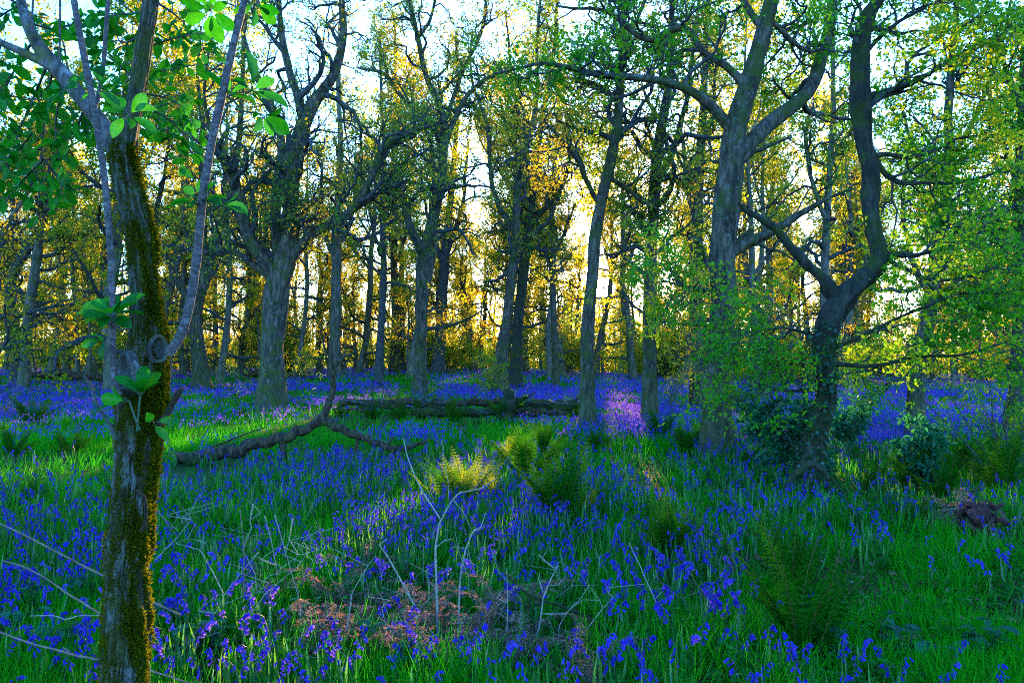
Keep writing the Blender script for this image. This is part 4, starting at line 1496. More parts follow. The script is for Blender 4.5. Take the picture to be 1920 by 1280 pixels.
def build_bluebells():
    mats = [M['bell'], M['bellstem'], M['bellleaf']]
    x, y, r = scatter(60000, 3.4, 20, seed=61)
    # the photograph's spacing: a plant every hand's breadth where the cover is full
    kp = r.random(len(x)) < bell_density(x, y) * np.interp(y, [3.4, 5, 8, 20], [.042, .11, .27, .55]) * (.25 + .75 * open_ground(x, y))
    x, y = x[kp], y[kp]
    px = to_px(np.stack([x, y, gz(x, y) + .2], 1))
    vis = (px[:, 0] > 8) & (px[:, 0] < 1912) & (px[:, 1] < 1262)
    order = np.argsort(y + 1000 * ~vis)
    near = order[:290]
    far = order[290:]
    # variants for the single plants
    proto = []
    for i in range(9):
        rr = np.random.default_rng(700 + i)
        mb = MB()
        bluebells(mb, np.zeros((1, 3)), np.array([rr.uniform(.24, .36)]), rr, BELL_HI, int(rr.integers(7, 12)), int(rr.integers(4, 7)), .021, 6)
        proto.append(mb.mesh('bluebell', mats))
    seen = {}
    for j in near:
        o = bpy.data.objects.new('bluebell', proto[int(r.integers(9))])
        C.objects.link(o)
        o.location = (x[j], y[j], float(gz(x[j], y[j])) - .005)
        o.rotation_euler = (r.normal() * .08, r.normal() * .08, r.random() * 6.283)
        s = r.uniform(.85, 1.2)
        o.scale = (s, s, s)
        p = px[j]
        if p[0] < 200:
            w_ = 'left of the near mossy trunk'
        elif p[0] < 420:
            w_ = 'just right of the near mossy trunk'
        elif p[0] < 700:
            w_ = 'among the dry twigs right of the near mossy trunk'
        elif p[0] < 930:
            w_ = 'around the bare white saplings'
        elif p[0] < 1250:
            w_ = 'beside the mossy fallen branch in the foreground'
        elif p[0] < 1600:
            w_ = 'around the dark green fern at lower right'
        else:
            w_ = 'in the open grass of the lower right corner'
        d_ = 'nearest' if p[1] > 1130 else ('near' if p[1] > 1030 else 'further')
        tag(o, f'{d_} violet-blue bluebell with hanging bells {w_}', 'bluebell', 'single bluebells in the foreground')
    mb = MB()
    xf, yf = x[far], y[far]
    bluebells(mb, np.stack([xf, yf, gz(xf, yf)], 1), r.uniform(.24, .40, len(xf)), r, BELL_LO, 7, 5, .023, 3)
    # far carpet
    x, y, r = scatter(90000, 15, 106, seed=62)
    kp = r.random(len(x)) < bell_density(x, y) * .85 * open_ground(x, y)
    x, y = x[kp], y[kp]
    n = len(x)
    h = r.uniform(.26, .42, n)
    a = r.random(n) * 6.283
    top = np.stack([x, y, gz(x, y)], 1)
    nb = 4
    pos = np.repeat(top, nb, 0)
    sc = np.repeat(np.maximum(1, (y / 14) ** .7), nb)
    pos[:, 2] += np.repeat(h, nb) * r.uniform(.62, 1.0, n * nb)
    pos[:, :2] += r.normal(size=(n * nb, 2)) * (.02 * sc)[:, None]
    tint = np.clip(np.repeat(r.random(n), nb) * .6 + .4 * r.random(n * nb), 0, 1)
    d = norm(r.normal(size=(n * nb, 3)) * .5 + np.array([0, 0, -1]))
    L = .030 * sc * r.uniform(.8, 1.3, n * nb)
    leaves(mb, LEAF4, pos, d, norm(r.normal(size=(n * nb, 3)) + np.array([0, -.8, .3])), L, L * .8, 0, tint)
    o = mb.build('bluebell_carpet', mats)
    tag(o, 'violet-blue carpet of bluebells running back under the trees', 'bluebells', kind='stuff')


build_bluebells()


def build_herbs():
    """low broad-leaved plants and seedlings filling the grass"""
    mb = MB()
    x, y, r = scatter(9000, 2.8, 12, seed=71)
    kp = r.random(len(x)) < sstep(.48, .62, fbm(x / .8, y / .8, 77)) * .7 + .04
    x, y = x[kp], y[kp]
    n = len(x)
    k = 7
    pos = np.repeat(np.stack([x, y, gz(x, y)], 1), k, 0)
    h = np.repeat(r.uniform(.05, .20, n), k) * r.uniform(.5, 1, n * k)
    a = r.random(n * k) * 6.283
    pos[:, 2] += h
    out = np.stack([np.cos(a), np.sin(a), r.uniform(-.2, .5, n * k)], 1)
    L = r.uniform(.025, .06, n * k)
    leaves(mb, LEAF6, pos, out, norm(np.array([0, 0, 1.]) + .4 * rand_unit(n * k)), L, L * .45, 0, r.random(n * k))
    o = mb.build('ground_cover', [M['leaf_big']])
    tag(o, 'low leafy herbs growing through the foreground grass', 'herbs', kind='stuff')


build_herbs()


def build_litter():
    """last year's brown leaves lying on the soil and caught in the grass"""
    mb = MB()
    x, y, r = scatter(22000, 2.8, 24, seed=73)
    kp = r.random(len(x)) < .15 + .85 * sstep(.48, .6, fbm(x / 1.3, y / 1.3, 83))
    x, y = x[kp], y[kp]
    n = len(x)
    pos = np.stack([x, y, gz(x, y) + .01 + .07 * r.random(n) ** 2], 1)
    d = norm(np.stack([r.normal(size=n), r.normal(size=n), .35 * r.normal(size=n)], 1))
    L = r.uniform(.04, .09, n)
    leaves(mb, LEAF6, pos, d, norm(np.array([0, 0, 1.]) + .5 * rand_unit(n)), L, L * .5, 0, r.random(n))
    o = mb.build('leaf_litter', [M['litter']])
    tag(o, 'brown fallen leaves and straw on the woodland floor', 'leaf litter', kind='stuff')


build_litter()


# ------------------------------------------------------------------ ferns
def frond_mesh(i, mat, ln=1.0, curl=.5, dead=False, pin=17):
    r = np.random.default_rng(900 + i)
    ts = np.linspace(0, 1, 24)
    b = (curl + r.normal() * .04) * ts ** 2
    ang = np.cumsum(np.gradient(b * 2.0))
    dx, dz = np.sin(.10 + ang), np.cos(.10 + ang)
    P = np.stack([r.normal() * .06 * ts ** 2, np.concatenate([[0], np.cumsum(dx[:-1] / 23)]), np.concatenate([[0], np.cumsum(dz[:-1] / 23)])], 1) * ln
    mb = MB()
    tubes(mb, P, np.linspace(.007, .0015, 24) * ln, 5, 1)
    T = norm(np.gradient(P, axis=0))
    Nn = norm(np.cross(np.array([1., 0, 0]), T))
    tt = np.linspace(.20, .985, pin)
    pos, d, nr, L = [], [], [], []
    for t in tt:
        p = np.array([np.interp(t, ts, P[:, c]) for c in range(3)])
        tg = norm(np.array([np.interp(t, ts, T[:, c]) for c in range(3)]))
        nn = norm(np.array([np.interp(t, ts, Nn[:, c]) for c in range(3)]))
        w = .165 * ln * math.sin(math.pi * min(1, (t - .05) ** .75)) ** .8 * r.uniform(.85, 1.1)
        for s in (-1, 1):
            dv = norm(np.array([s, 0, 0]) + tg * (.45 + .4 * t) + nn * r.normal() * (.5 if dead else .12) - np.array([0, 0, .25 if not dead else .5]))
            # pinnules along this pinna
            m = max(4, int(12 * w / (.19 * ln)) + 3)
            for q in range(m):
                u = (q + .5) / m
                pp = p + dv * w * u - nn * .0 + np.array([0, 0, -.12 * w * u * u])
                for s2 in (-1, 1):
                    e = norm(np.cross(dv, nn)) * s2
                    pos.append(pp)
                    d.append(e + dv * .55 + nn * r.normal() * (.35 if dead else .15))
                    nr.append(nn + r.normal(size=3) * (.35 if dead else .12))
                    L.append(w * .26 * (1.05 - .8 * u))
    pos, d, nr, L = map(np.array, (pos, d, nr, L))
    if dead:
        kp = r.random(len(pos)) < .8
        pos, d, nr, L = pos[kp], d[kp], nr[kp], L[kp]
    leaves(mb, LEAF4, pos, d, nr, L, L * .42, 0, r.random(len(pos)))
    if not dead and curl > .2:                  # unrolling crozier
        th = np.linspace(0, 4.5, 14)
        c = P[-1] + np.stack([0 * th, .03 * ln * np.sin(th) * (1 - th / 6), .03 * ln * (np.cos(th) * (1 - th / 6) - 1)], 1)
        tubes(mb, c, np.linspace(.005, .003, 14) * ln, 5, 0)
    return mb.mesh('frond', [mat, M['fern_stalk']])


FROND = {'green': [frond_mesh(i, M['fern'], 1, .08 + .09 * i) for i in range(5)],
         'yellow': [frond_mesh(10 + i, M['fern_sunlit'], 1, .06 + .08 * i) for i in range(5)],
         'dead': [frond_mesh(20 + i, M['bracken'], 1, .7 + .35 * i, True) for i in range(5)]}


def fern(px, py, h, n, kind, label, spread=.55, Y=None, group=None, name='fern'):
    g = ground_at(px, py) if Y is None else at(px, py, Y)
    if Y is not None:
        g[2] = float(gz(g[0], g[1]))
    if kind == 'dead':
        h *= 1.15
        n = max(5, int(n * 1.15))
    t = thing(name, g, label, 'fern', group, rng.random() * 6)
    for j in range(n):
        o = bpy.data.objects.new('frond', FROND['green' if kind == 'yellow' and rng.random() < .4 else kind][int(rng.integers(5))])
        C.objects.link(o)
        o.parent = t
        s = h * rng.uniform(.7, 1.15)
        o.scale = (s, s, s)
        o.rotation_euler = (-rng.uniform(.0, spread), rng.normal() * .12, j / n * 6.283 + rng.normal() * .3)
        o.rotation_mode = 'XYZ'
        o.location = (rng.normal() * .04, rng.normal() * .04, -.01)
    return t


G1 = 'ferns unrolling among the bluebells'
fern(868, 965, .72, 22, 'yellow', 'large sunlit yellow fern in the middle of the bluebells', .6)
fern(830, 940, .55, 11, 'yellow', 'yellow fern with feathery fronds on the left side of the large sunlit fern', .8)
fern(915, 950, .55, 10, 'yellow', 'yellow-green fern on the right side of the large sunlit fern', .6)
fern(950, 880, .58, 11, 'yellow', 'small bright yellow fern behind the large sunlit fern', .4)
fern(995, 905, .85, 14, 'green', 'bushy dark green fern right of the small bright yellow fern', .5)
fern(1050, 985, .85, 14, 'green', 'tall dark green fern with bare brown stalks in the middle foreground', .4)
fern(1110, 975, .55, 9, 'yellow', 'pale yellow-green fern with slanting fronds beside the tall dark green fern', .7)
fern(1020, 860, .75, 12, 'green', 'green fern between the small yellow fern and the sun-edged trunk', .5)
fern(1255, 1045, .62, 15, 'green', 'brown stalked fern standing alone in the bluebells right of centre', .35)
fern(1510, 1225, .8, 10, 'green', 'biggest dark green fern with many stalks at lower right', .45)
fern(1485, 1120, .62, 13, 'green', 'half unrolled fern just behind the biggest dark green fern', .4)
fern(950, 795, .95, 14, 'green', 'dark green fern in front of the mossy stump on the log pile', .6)
for i_, (px, py, h) in enumerate(((700, 795, .9), (745, 800, .9), (790, 792, .8), (850, 797, .8), (1080, 790, .8), (1235, 830, .8), (1290, 850, .7), (1125, 850, .7), (640, 790, .7), (455, 790, .6))):
    fern(px, py, h, 10, 'green', f'green fern {["in front of the log pile at its left end", "in front of the log pile below the upright twig", "in front of the middle of the log pile", "in front of the log pile left of the stump", "beside the foot of the sun-edged trunk, on its left", "at the foot of the lone straight trunk", "left of the foot of the largest furrowed oak", "right of the foot of the sun-edged trunk", "behind the elbow of the fallen branch", "by the foot of the big forked oak"][i_]}', .6, group=G1)
for i_, (px, py, h) in enumerate(((1390, 880, .6), (1440, 850, .5), (1640, 930, .6), (1700, 920, .8), (1770, 940, .7), (1690, 990, .5), (1880, 930, 1.0), (1800, 890, .8), (1860, 880, .8), (130, 860, .7), (60, 800, 1.0), (20, 860, .8), (60, 955, .45), (210, 950, .45), (330, 990, .4), (1600, 1000, .4))):
    fern(px, py, h, 10, 'green', f'fern with arching green fronds {["right of the foot of the largest furrowed oak", "behind the small log right of the largest furrowed oak", "right of the foot of the twisted mossy tree", "left of the mossy fallen boughs on the right", "among the mossy fallen boughs on the right", "in front of the mossy fallen boughs on the right", "near the right edge, right of the red rotten stump", "behind the red rotten stump", "near the right edge, behind the red rotten stump", "in the grass left of the near mossy trunk", "at the left edge below the fallen log", "at the left edge in the sunny grass", "small at the left edge above the bramble canes", "small beside the near mossy trunk, on its left", "small right of the near mossy trunk", "low in the grass in front of the twisted mossy tree"][i_]}', .8, group=G1)
# dead bracken of last year
for i_, (px, py, h, n) in enumerate(((690, 1085, .42, 9), (640, 1210, .55, 12), (720, 1240, .55, 12), (930, 1215, .55, 11), (975, 1150, .45, 8), (560, 1225, .45, 9), (830, 1260, .5, 10), (1090, 1265, .45, 8), (20, 790, .9, 12), (1800, 985, .6, 9), (480, 1110, .4, 6), (780, 1180, .5, 8), (860, 1200, .45, 8), (640, 1140, .45, 7), (1010, 1225, .45, 8))):
    fern(px, py, h, n, 'dead', f'dead brown bracken {["glowing orange in a patch of sun", "collapsed left of the white sapling", "collapsed at the foot of the white sapling", "tangled around the dry twigs in the middle foreground", "hanging on the mossy fallen branch", "in the lower left foreground, under the twig thicket", "at the bottom edge right of the white sapling", "at the bottom edge near the mossy fallen branch", "in a heap at the left edge", "beside the red rotten stump", "standing in the twig thicket", "directly left of the foot of the white saplings", "directly right of the foot of the white saplings", "pale, behind the bent stalk", "under the mossy fallen branch"][i_]}', 1.3, group='clumps of dead bracken', name='dead_bracken')


# ------------------------------------------------------------------ fallen wood
def wood(name, label, cat, parts, mat='deadwood', Y=None, lump=.3, sides=22, group=None, cap=True, lift=0.0):
    """parts: list of (part name, trace, slope)"""
    px, py, w = parts[0][1][0]
    g = ground_at(px, py + w / 2) if Y is None else at(px, py, Y)
    Yb = g[1]
    t = thing(name, g, label, cat, group)
    for nm, tr, sl in parts:
        p, r = trace3d(tr, Yb, sl)
        r = r * (.6 if mat in ('palewood', 'bramble') and Yb < 7 else 1.35 if name == 'fallen_branch' and Yb > 7 else 1)
        m_ = max(10, len(tr) * 6)
        p, r = resample(p, r, m_, 0 if mat in ('palewood', 'bramble') else 1)
        p = wiggle(p, r.mean() * (.5 if name.startswith('fallen_branch') else .5 if name == 'fallen_log' else .35))
        mb = MB()
        tubes(mb, p, r, sides, 0, cap=cap, lump=lump)
        mb.build(nm, M[mat], t, g)
    return t


wood('fallen_branch', 'long bare fallen branch with raised crooked arms lying in the bluebells', 'branch',
     [('log', [(331, 859, 17), (365, 856, 18), (400, 850, 17), (440, 843, 17), (480, 834, 15), (525, 822, 14), (565, 806, 13), (605, 787, 13)], 0),
      ('arm', [(600, 790, 12), (611, 770, 10), (621, 748, 9), (623, 722, 8), (623, 700, 8), (630, 680, 6), (648, 666, 4), (672, 656, 3)], .1),
      ('arm', [(603, 786, 12), (640, 804, 11), (670, 816, 10), (700, 826, 9), (722, 834, 9), (740, 842, 8), (765, 840, 6), (788, 833, 5), (802, 826, 3)], -.1),
      ('arm', [(737, 840, 7), (742, 855, 5), (748, 874, 2)], -.1),
      ('side_branch', [(532, 822, 9), (531, 838, 9), (530, 855, 8), (534, 876, 7)], -.3),
      ('side_branch', [(624, 705, 5), (622, 680, 4), (625, 660, 3), (620, 640, 2)], .2),
      ('twig', [(395, 838, 3), (430, 826, 3), (460, 812, 2), (500, 800, 1)], .2),
      ('twig', [(670, 820, 4), (669, 840, 5), (672, 852, 4), (671, 870, 3)], -.1),
      ('twig', [(680, 806, 3), (690, 797, 2), (697, 790, 1)], .1), ('twig', [(560, 806, 5), (572, 808, 4), (585, 806, 2)], -.3), ('twig', [(470, 834, 5), (462, 826, 4), (459, 820, 2)], .2), ('twig', [(725, 834, 5), (734, 826, 3), (736, 820, 2)], .2)], lump=.18)
YLOG = ground_at(850, 789)[1]
LG = 'logs of the fallen log pile'
wood('fallen_log', 'grey top log of the pile, stretching left of the stump', 'log', [('stem', [(640, 757, 9), (690, 752, 11), (750, 755, 13), (820, 758, 14), (880, 756, 13), (935, 752, 11)], 0)], Y=YLOG, group=LG)
wood('fallen_log', 'lowest yellow-mossed log of the pile, left of the stump', 'log', [('stem', [(770, 772, 13), (830, 774, 16), (890, 772, 16), (945, 772, 15)], 0)], Y=YLOG - .6, mat='oak_mossy', group=LG)
wood('fallen_log', 'thin broken log at the left end of the pile', 'log', [('stem', [(645, 748, 6), (680, 756, 8), (730, 762, 7), (770, 764, 4)], 0), ('broken_arm', [(870, 760, 6), (885, 748, 5), (896, 740, 3)], .2)], Y=YLOG - .3, group=LG)
wood('fallen_log', 'thick mossy log of the pile, right of the stump', 'log', [('stem', [(960, 758, 20), (1000, 762, 24), (1040, 762, 22), (1085, 757, 13)], 0), ('broken_arm', [(1060, 756, 8), (1078, 750, 6), (1085, 745, 4)], 0)], Y=YLOG, mat='oak_mossy', group=LG)
wood('fallen_log', 'dark log under the thick mossy log, right of the stump', 'log', [('stem', [(965, 772, 12), (1010, 774, 14), (1062, 772, 8)], 0)], Y=YLOG - .7, group=LG)
wood('tree_stump', 'upright mossy stump in the middle of the log pile', 'stump', [('stem', [(950, 790, 30), (950, 768, 30), (951, 750, 26), (955, 737, 16)], 0), ('root', [(958, 755, 10), (975, 748, 8), (990, 742, 5)], -.1), ('root', [(945, 775, 10), (935, 785, 8), (925, 793, 5)], -.3)], Y=YLOG - 1.0, mat='oak_mossy', lump=.35)
for j_ in range(16):
    x_, y_ = rng.uniform(655, 1090), rng.uniform(752, 782)
    a_, l_ = rng.choice([-1, 1]) * rng.uniform(.9, 1.7), rng.uniform(22, 70)
    wood('broken_branch', 'broken dead branch lying across the mossy log pile', 'branch', [('stem', [(x_, y_, rng.uniform(3, 7)), (x_ + .5 * l_ * math.sin(a_), y_ - .5 * l_ * math.cos(a_) * .6, 4), (x_ + l_ * math.sin(a_), y_ - l_ * math.cos(a_) * .6 + rng.normal() * 3, 2)], float(rng.normal() * .4))],
         ('deadwood', 'oak_mossy', 'oak_dark')[j_ % 3], Y=YLOG - rng.uniform(.2, 1.3), sides=7, group='broken branches in the log pile')
wood('dead_branch', 'dark forked dead branch standing up from the log pile', 'branch', [('stem', [(795, 762, 8), (793, 735, 6), (785, 710, 5), (777, 692, 3)], 0), ('fork', [(793, 735, 4), (803, 725, 3), (799, 722, 2)], 0)], Y=YLOG - .5, mat='oak_dark')
wood('fallen_log', 'curved brown log lying beside the crooked tree at the far left', 'log', [('stem', [(42, 695, 10), (75, 703, 11), (100, 700, 14), (130, 700, 14), (155, 708, 13), (205, 708, 11)], 0)], Y=ground_at(110, 716)[1])
wood('fallen_log', 'pale broken log behind the kinked oak', 'log', [('stem', [(425, 690, 5), (450, 696, 10), (490, 700, 12), (540, 706, 10), (590, 709, 6)], 0), ('broken_arm', [(450, 696, 5), (440, 688, 4), (432, 690, 2)], .1)], Y=ground_at(500, 716)[1])
wood('fallen_log', 'small mossy log at the right foot of the largest furrowed oak', 'log', [('stem', [(1372, 854, 12), (1400, 856, 11), (1440, 853, 11), (1462, 847, 7)], 0)], lump=.2)
wood('fallen_bough', 'low mossy bough arching from the foot of the twisted mossy tree', 'bough',
     [('stem', [(1467, 935, 8), (1480, 905, 12), (1500, 880, 13), (1525, 866, 12), (1540, 878, 9), (1552, 900, 8), (1560, 925, 7)], -.1), ('twig', [(1545, 880, 5), (1575, 915, 4), (1590, 935, 3)], -.2), ('twig', [(1555, 915, 5), (1585, 935, 4), (1610, 950, 4), (1625, 965, 3)], -.3)], mat='oak_mossy', sides=10)
wood('fallen_bough', 'dark forked bough in the grass left of the twisted mossy tree', 'bough',
     [('stem', [(1400, 898, 4), (1410, 885, 6), (1418, 872, 5)], 0), ('fork', [(1416, 880, 5), (1432, 884, 5), (1448, 894, 3)], 0)], mat='oak_dark', sides=8)
wood('fallen_bough', 'mossy bough bending over the fallen wood left of the red rotten stump', 'bough',
     [('stem', [(1705, 965, 15), (1735, 955, 12), (1765, 945, 10), (1800, 948, 8)], 0), ('fork', [(1802, 950, 8), (1820, 930, 8), (1838, 910, 5)], 0)], mat='oak_mossy', sides=10)
wood('fallen_bough', 'mossy rotting bough behind the pale sticks, right of the twisted mossy tree', 'bough',
     [('stem', [(1610, 912, 14), (1640, 908, 16), (1660, 914, 12)], 0), ('fork', [(1655, 912, 6), (1640, 935, 5), (1620, 960, 14)], -.3)], mat='oak_mossy', sides=10)
wood('fallen_bough', 'thin bare bough reaching out of the bluebells below the right leaning trunk', 'bough',
     [('stem', [(1678, 876, 4), (1690, 860, 5), (1720, 844, 5), (1768, 832, 3)], 0), ('fork', [(1690, 860, 3), (1700, 845, 3), (1712, 832, 2)], 0), ('fork', [(1725, 842, 3), (1745, 828, 2), (1750, 822, 1)], 0)], sides=7)
sp_ = []
for j_ in range(14):
    x_, y_ = 1835 + rng.normal() * 18, 962 + rng.normal() * 8
    a_ = rng.normal() * .9
    l_ = rng.uniform(14, 34)
    sp_.append(('splinter', [(x_, y_, rng.uniform(8, 15)), (x_ + math.sin(a_) * l_ * .5, y_ - math.cos(a_) * l_ * .5, rng.uniform(5, 9)), (x_ + math.sin(a_) * l_ + rng.normal() * 4, y_ - math.cos(a_) * l_, 1.5)], float(rng.normal() * .5)))
wood('rotten_stump', 'splintered red-brown rotten stump near the right edge', 'stump', [('stem', [(1832, 985, 52), (1838, 968, 46), (1836, 952, 36), (1832, 944, 14)], 0), ('root', [(1860, 972, 12), (1880, 976, 8), (1895, 984, 4)], -.1), ('root', [(1815, 972, 10), (1795, 974, 7), (1780, 980, 4)], -.1)] + sp_, mat='rot', lump=.6, sides=26)
wood('fallen_branch', 'slim mossy fallen branch slanting across the lower middle', 'branch',
     [('stem', [(945, 1074, 5), (962, 1090, 6), (978, 1107, 6), (1012, 1126, 5), (1071, 1141, 7), (1127, 1171, 8), (1184, 1206, 8), (1240, 1239, 8), (1275, 1262, 6)], 0), ('side_branch', [(1015, 1132, 5), (960, 1140, 5), (905, 1141, 4)], .1), ('twig', [(1200, 1212, 4), (1180, 1235, 3), (1150, 1255, 2)], -.1)], mat='oak_mossy', Y=4.75, sides=10, lump=.12)
wood('mossy_log', 'short yellow-mossed log at the bottom edge, right of centre', 'log', [('stem', [(1348, 1282, 40), (1375, 1268, 44), (1410, 1252, 34), (1440, 1244, 18)], 0)], Y=4.35, mat='oak_mossy', lump=.25, sides=20)
wood('mossy_log', 'mossy lump of wood in the grass at lower right, right of the biggest fern', 'log', [('stem', [(1640, 1212, 22), (1660, 1204, 28), (1680, 1212, 20)], 0)], Y=4.95, mat='oak_mossy', lump=.3, sides=16)
wood('mossy_log', 'crumbling mossy stick at the bottom edge, left of the slim mossy branch', 'log', [('stem', [(1040, 1180, 12), (1080, 1200, 14), (1110, 1235, 12), (1130, 1270, 10)], 0)], Y=4.5, mat='oak_mossy', lump=.3, sides=12)


def stick(label, parts, Y, mat='palewood', name='dry_stick', cat='stick', group=None):
    return wood(name, label, cat, [(('stem' if j == 0 else 'twig'), tr, s_) for j, (tr, s_) in enumerate(parts)], mat, Y, .05, 7, group)


stick('tall white bare sapling forking in front of the large sunlit fern', [
    ([(822, 1228, 8), (820, 1160, 8), (818, 1100, 7), (816, 1025, 7), (824, 980, 6), (842, 946, 5), (861, 924, 5), (902, 916, 4), (931, 896, 2)], 0),
    ([(825, 972, 5), (801, 935, 5), (779, 897, 4), (764, 856, 4), (756, 822, 3)], .15), ([(819, 1025, 3), (832, 1013, 3), (848, 1010, 2)], -.1),
    ([(850, 936, 3), (870, 962, 2), (884, 992, 2)], .1), ([(828, 826, 2), (832, 860, 2), (840, 900, 2), (842, 940, 2)], .1)], 4.55, name='bare_sapling', cat='sapling')
stick('thinner white bare sapling right of the tall one', [
    ([(859, 1235, 6), (860, 1160, 6), (861, 1100, 5), (866, 1060, 5), (872, 1032, 5), (887, 995, 4), (902, 988, 3), (906, 975, 3), (910, 961, 2)], 0),
    ([(872, 1028, 3), (855, 1024, 2), (845, 1027, 2)], .1), ([(888, 994, 3), (897, 994, 2), (908, 985, 2)], .1)], 4.5, name='bare_sapling', cat='sapling')
stick('bent pale stalk leaning right toward the tall white sapling', [([(820, 1200, 6), (797, 1167, 5), (764, 1111, 5), (734, 1055, 5), (722, 1035, 4), (711, 1021, 3)], 0), ([(711, 1021, 3), (725, 1010, 2)], .1)], 4.5)
stick('pale stalk rising right from the bottom edge in the middle', [([(958, 1285, 8), (975, 1245, 7), (996, 1212, 6), (1010, 1180, 6), (1015, 1150, 5), (1018, 1120, 4), (1030, 1092, 4), (1045, 1062, 2)], 0), ([(1018, 1110, 3), (1010, 1085, 3), (1012, 1072, 2)], .1), ([(1025, 1098, 3), (1048, 1095, 2), (1058, 1082, 2)], .1), ([(1015, 1150, 3), (1060, 1150, 3), (1090, 1120, 2), (1105, 1095, 2)], .2)], 4.4)
stick('thin tall stalk leaning left in the bluebells right of the mossy branch', [([(1259, 1257, 4), (1244, 1182, 4), (1229, 1126, 4), (1215, 1095, 3), (1199, 1059, 3), (1188, 1035, 3), (1180, 1017, 2)], 0), ([(1229, 1122, 3), (1235, 1115, 2), (1242, 1108, 2)], .1)], 4.6)
BG = 'bramble canes crossing behind the near mossy trunk'
stick('topmost bramble cane slanting down from the left edge', [([(-40, 965, 6), (0, 981, 6), (100, 1030, 6), (197, 1081, 7), (281, 1126, 8), (337, 1152, 5)], 0)], 3.35, 'bramble', 'bramble_cane', 'bramble', BG)
stick('middle bramble cane at the left edge ending behind the trunk', [([(5, 1050, 3), (40, 1060, 5), (75, 1077, 5), (131, 1115, 6), (193, 1154, 7), (230, 1180, 6)], 0)], 3.3, 'bramble', 'bramble_cane', 'bramble', BG)
stick('lowest bramble cane, running along the bottom left', [([(-40, 1172, 6), (0, 1184, 6), (56, 1205, 6), (131, 1224, 7), (188, 1238, 7), (281, 1256, 6), (370, 1285, 4)], 0), ([(131, 1222, 3), (118, 1213, 3)], 0)], 3.3, 'bramble', 'bramble_cane', 'bramble', BG)
stick('short kinked bramble cane between the middle and lowest canes', [([(55, 1154, 2), (100, 1153, 3), (123, 1161, 4), (150, 1153, 3), (195, 1153, 3)], 0)], 3.35, 'palewood', 'bramble_cane', 'bramble', BG)

TW = 'dry pale twigs of the foreground thicket'
trng = np.random.default_rng(55)
spec = [('right of the near mossy trunk, arching up', [(290, 1050), (330, 1010), (358, 974)]), ('knotted, left end of the thicket', [(420, 1115), (398, 1070), (375, 1030), (330, 1018)]),
        ('upright, with a hooked tip', [(474, 945), (469, 975), (472, 990), (455, 1030), (478, 1075), (482, 1110)]), ('crossing down to the left', [(484, 1035), (450, 1075), (420, 1115), (405, 1150)]),
        ('tall, in the middle of the thicket', [(496, 967), (508, 1010), (518, 1060), (520, 1080)]), ('long, leaning far right', [(515, 965), (540, 1050), (560, 1120), (566, 1200)]),
        ('forked, with its tip to the right', [(549, 972), (542, 1010), (560, 1040), (598, 1030)]), ('steep, reaching up to the right', [(455, 1170), (500, 1110), (560, 1060), (580, 1030)]),
        ('pale, lying low across the thicket', [(285, 1190), (340, 1240), (360, 1275)]), ('low, pointing right', [(350, 1255), (400, 1235), (470, 1232), (560, 1212)]),
        ('splayed from a knot at the bottom', [(555, 1215), (575, 1230), (620, 1235), (650, 1245)]), ('falling to the bottom edge from the same knot', [(578, 1225), (560, 1260), (550, 1290)]),
        ('hooked, at the bottom edge', [(575, 1225), (610, 1260), (640, 1290)]), ('behind the bent stalk, upright', [(650, 1180), (660, 1110), (690, 1060), (705, 1040)]),
        ('in the brown bracken, leaning left', [(740, 1250), (725, 1180), (716, 1140), (720, 1130)]), ('right of the thinner sapling, curving', [(905, 1250), (900, 1210), (940, 1150), (955, 1110)]),
        ('right of the thinner sapling, straight', [(950, 1200), (952, 1130), (950, 1065)]), ('forked, by the mossy branch', [(1100, 1180), (1130, 1140), (1150, 1120)]),
        ('thin, above the mossy branch', [(1010, 1040), (1040, 1065), (1048, 1060)]), ('reddish, standing behind the thicket', [(450, 955), (457, 1020), (458, 1080), (455, 1130)])]
for lab, pts in spec:
    tr = [(a, b, w_) for (a, b), w_ in zip(pts, np.linspace(3.4, 1.5, len(pts)))]
    ex = []
    for _ in range(int(trng.integers(1, 4))):
        j = int(trng.integers(1, len(pts)))
        a, b = pts[j]
        ex.append(([(a, b, 2.2), (a + trng.normal() * 16, b - trng.uniform(5, 22), 1.8), (a + trng.normal() * 30, b - trng.uniform(20, 45), 1.2)], float(trng.normal() * .3)))
    stick('dry pale twig ' + lab, [(tr, float(trng.normal() * .15))] + ex, 4.25 + trng.uniform(-.25, .35), 'palewood' if 'reddish' not in lab else 'bramble', 'dry_twig', 'twig', TW)


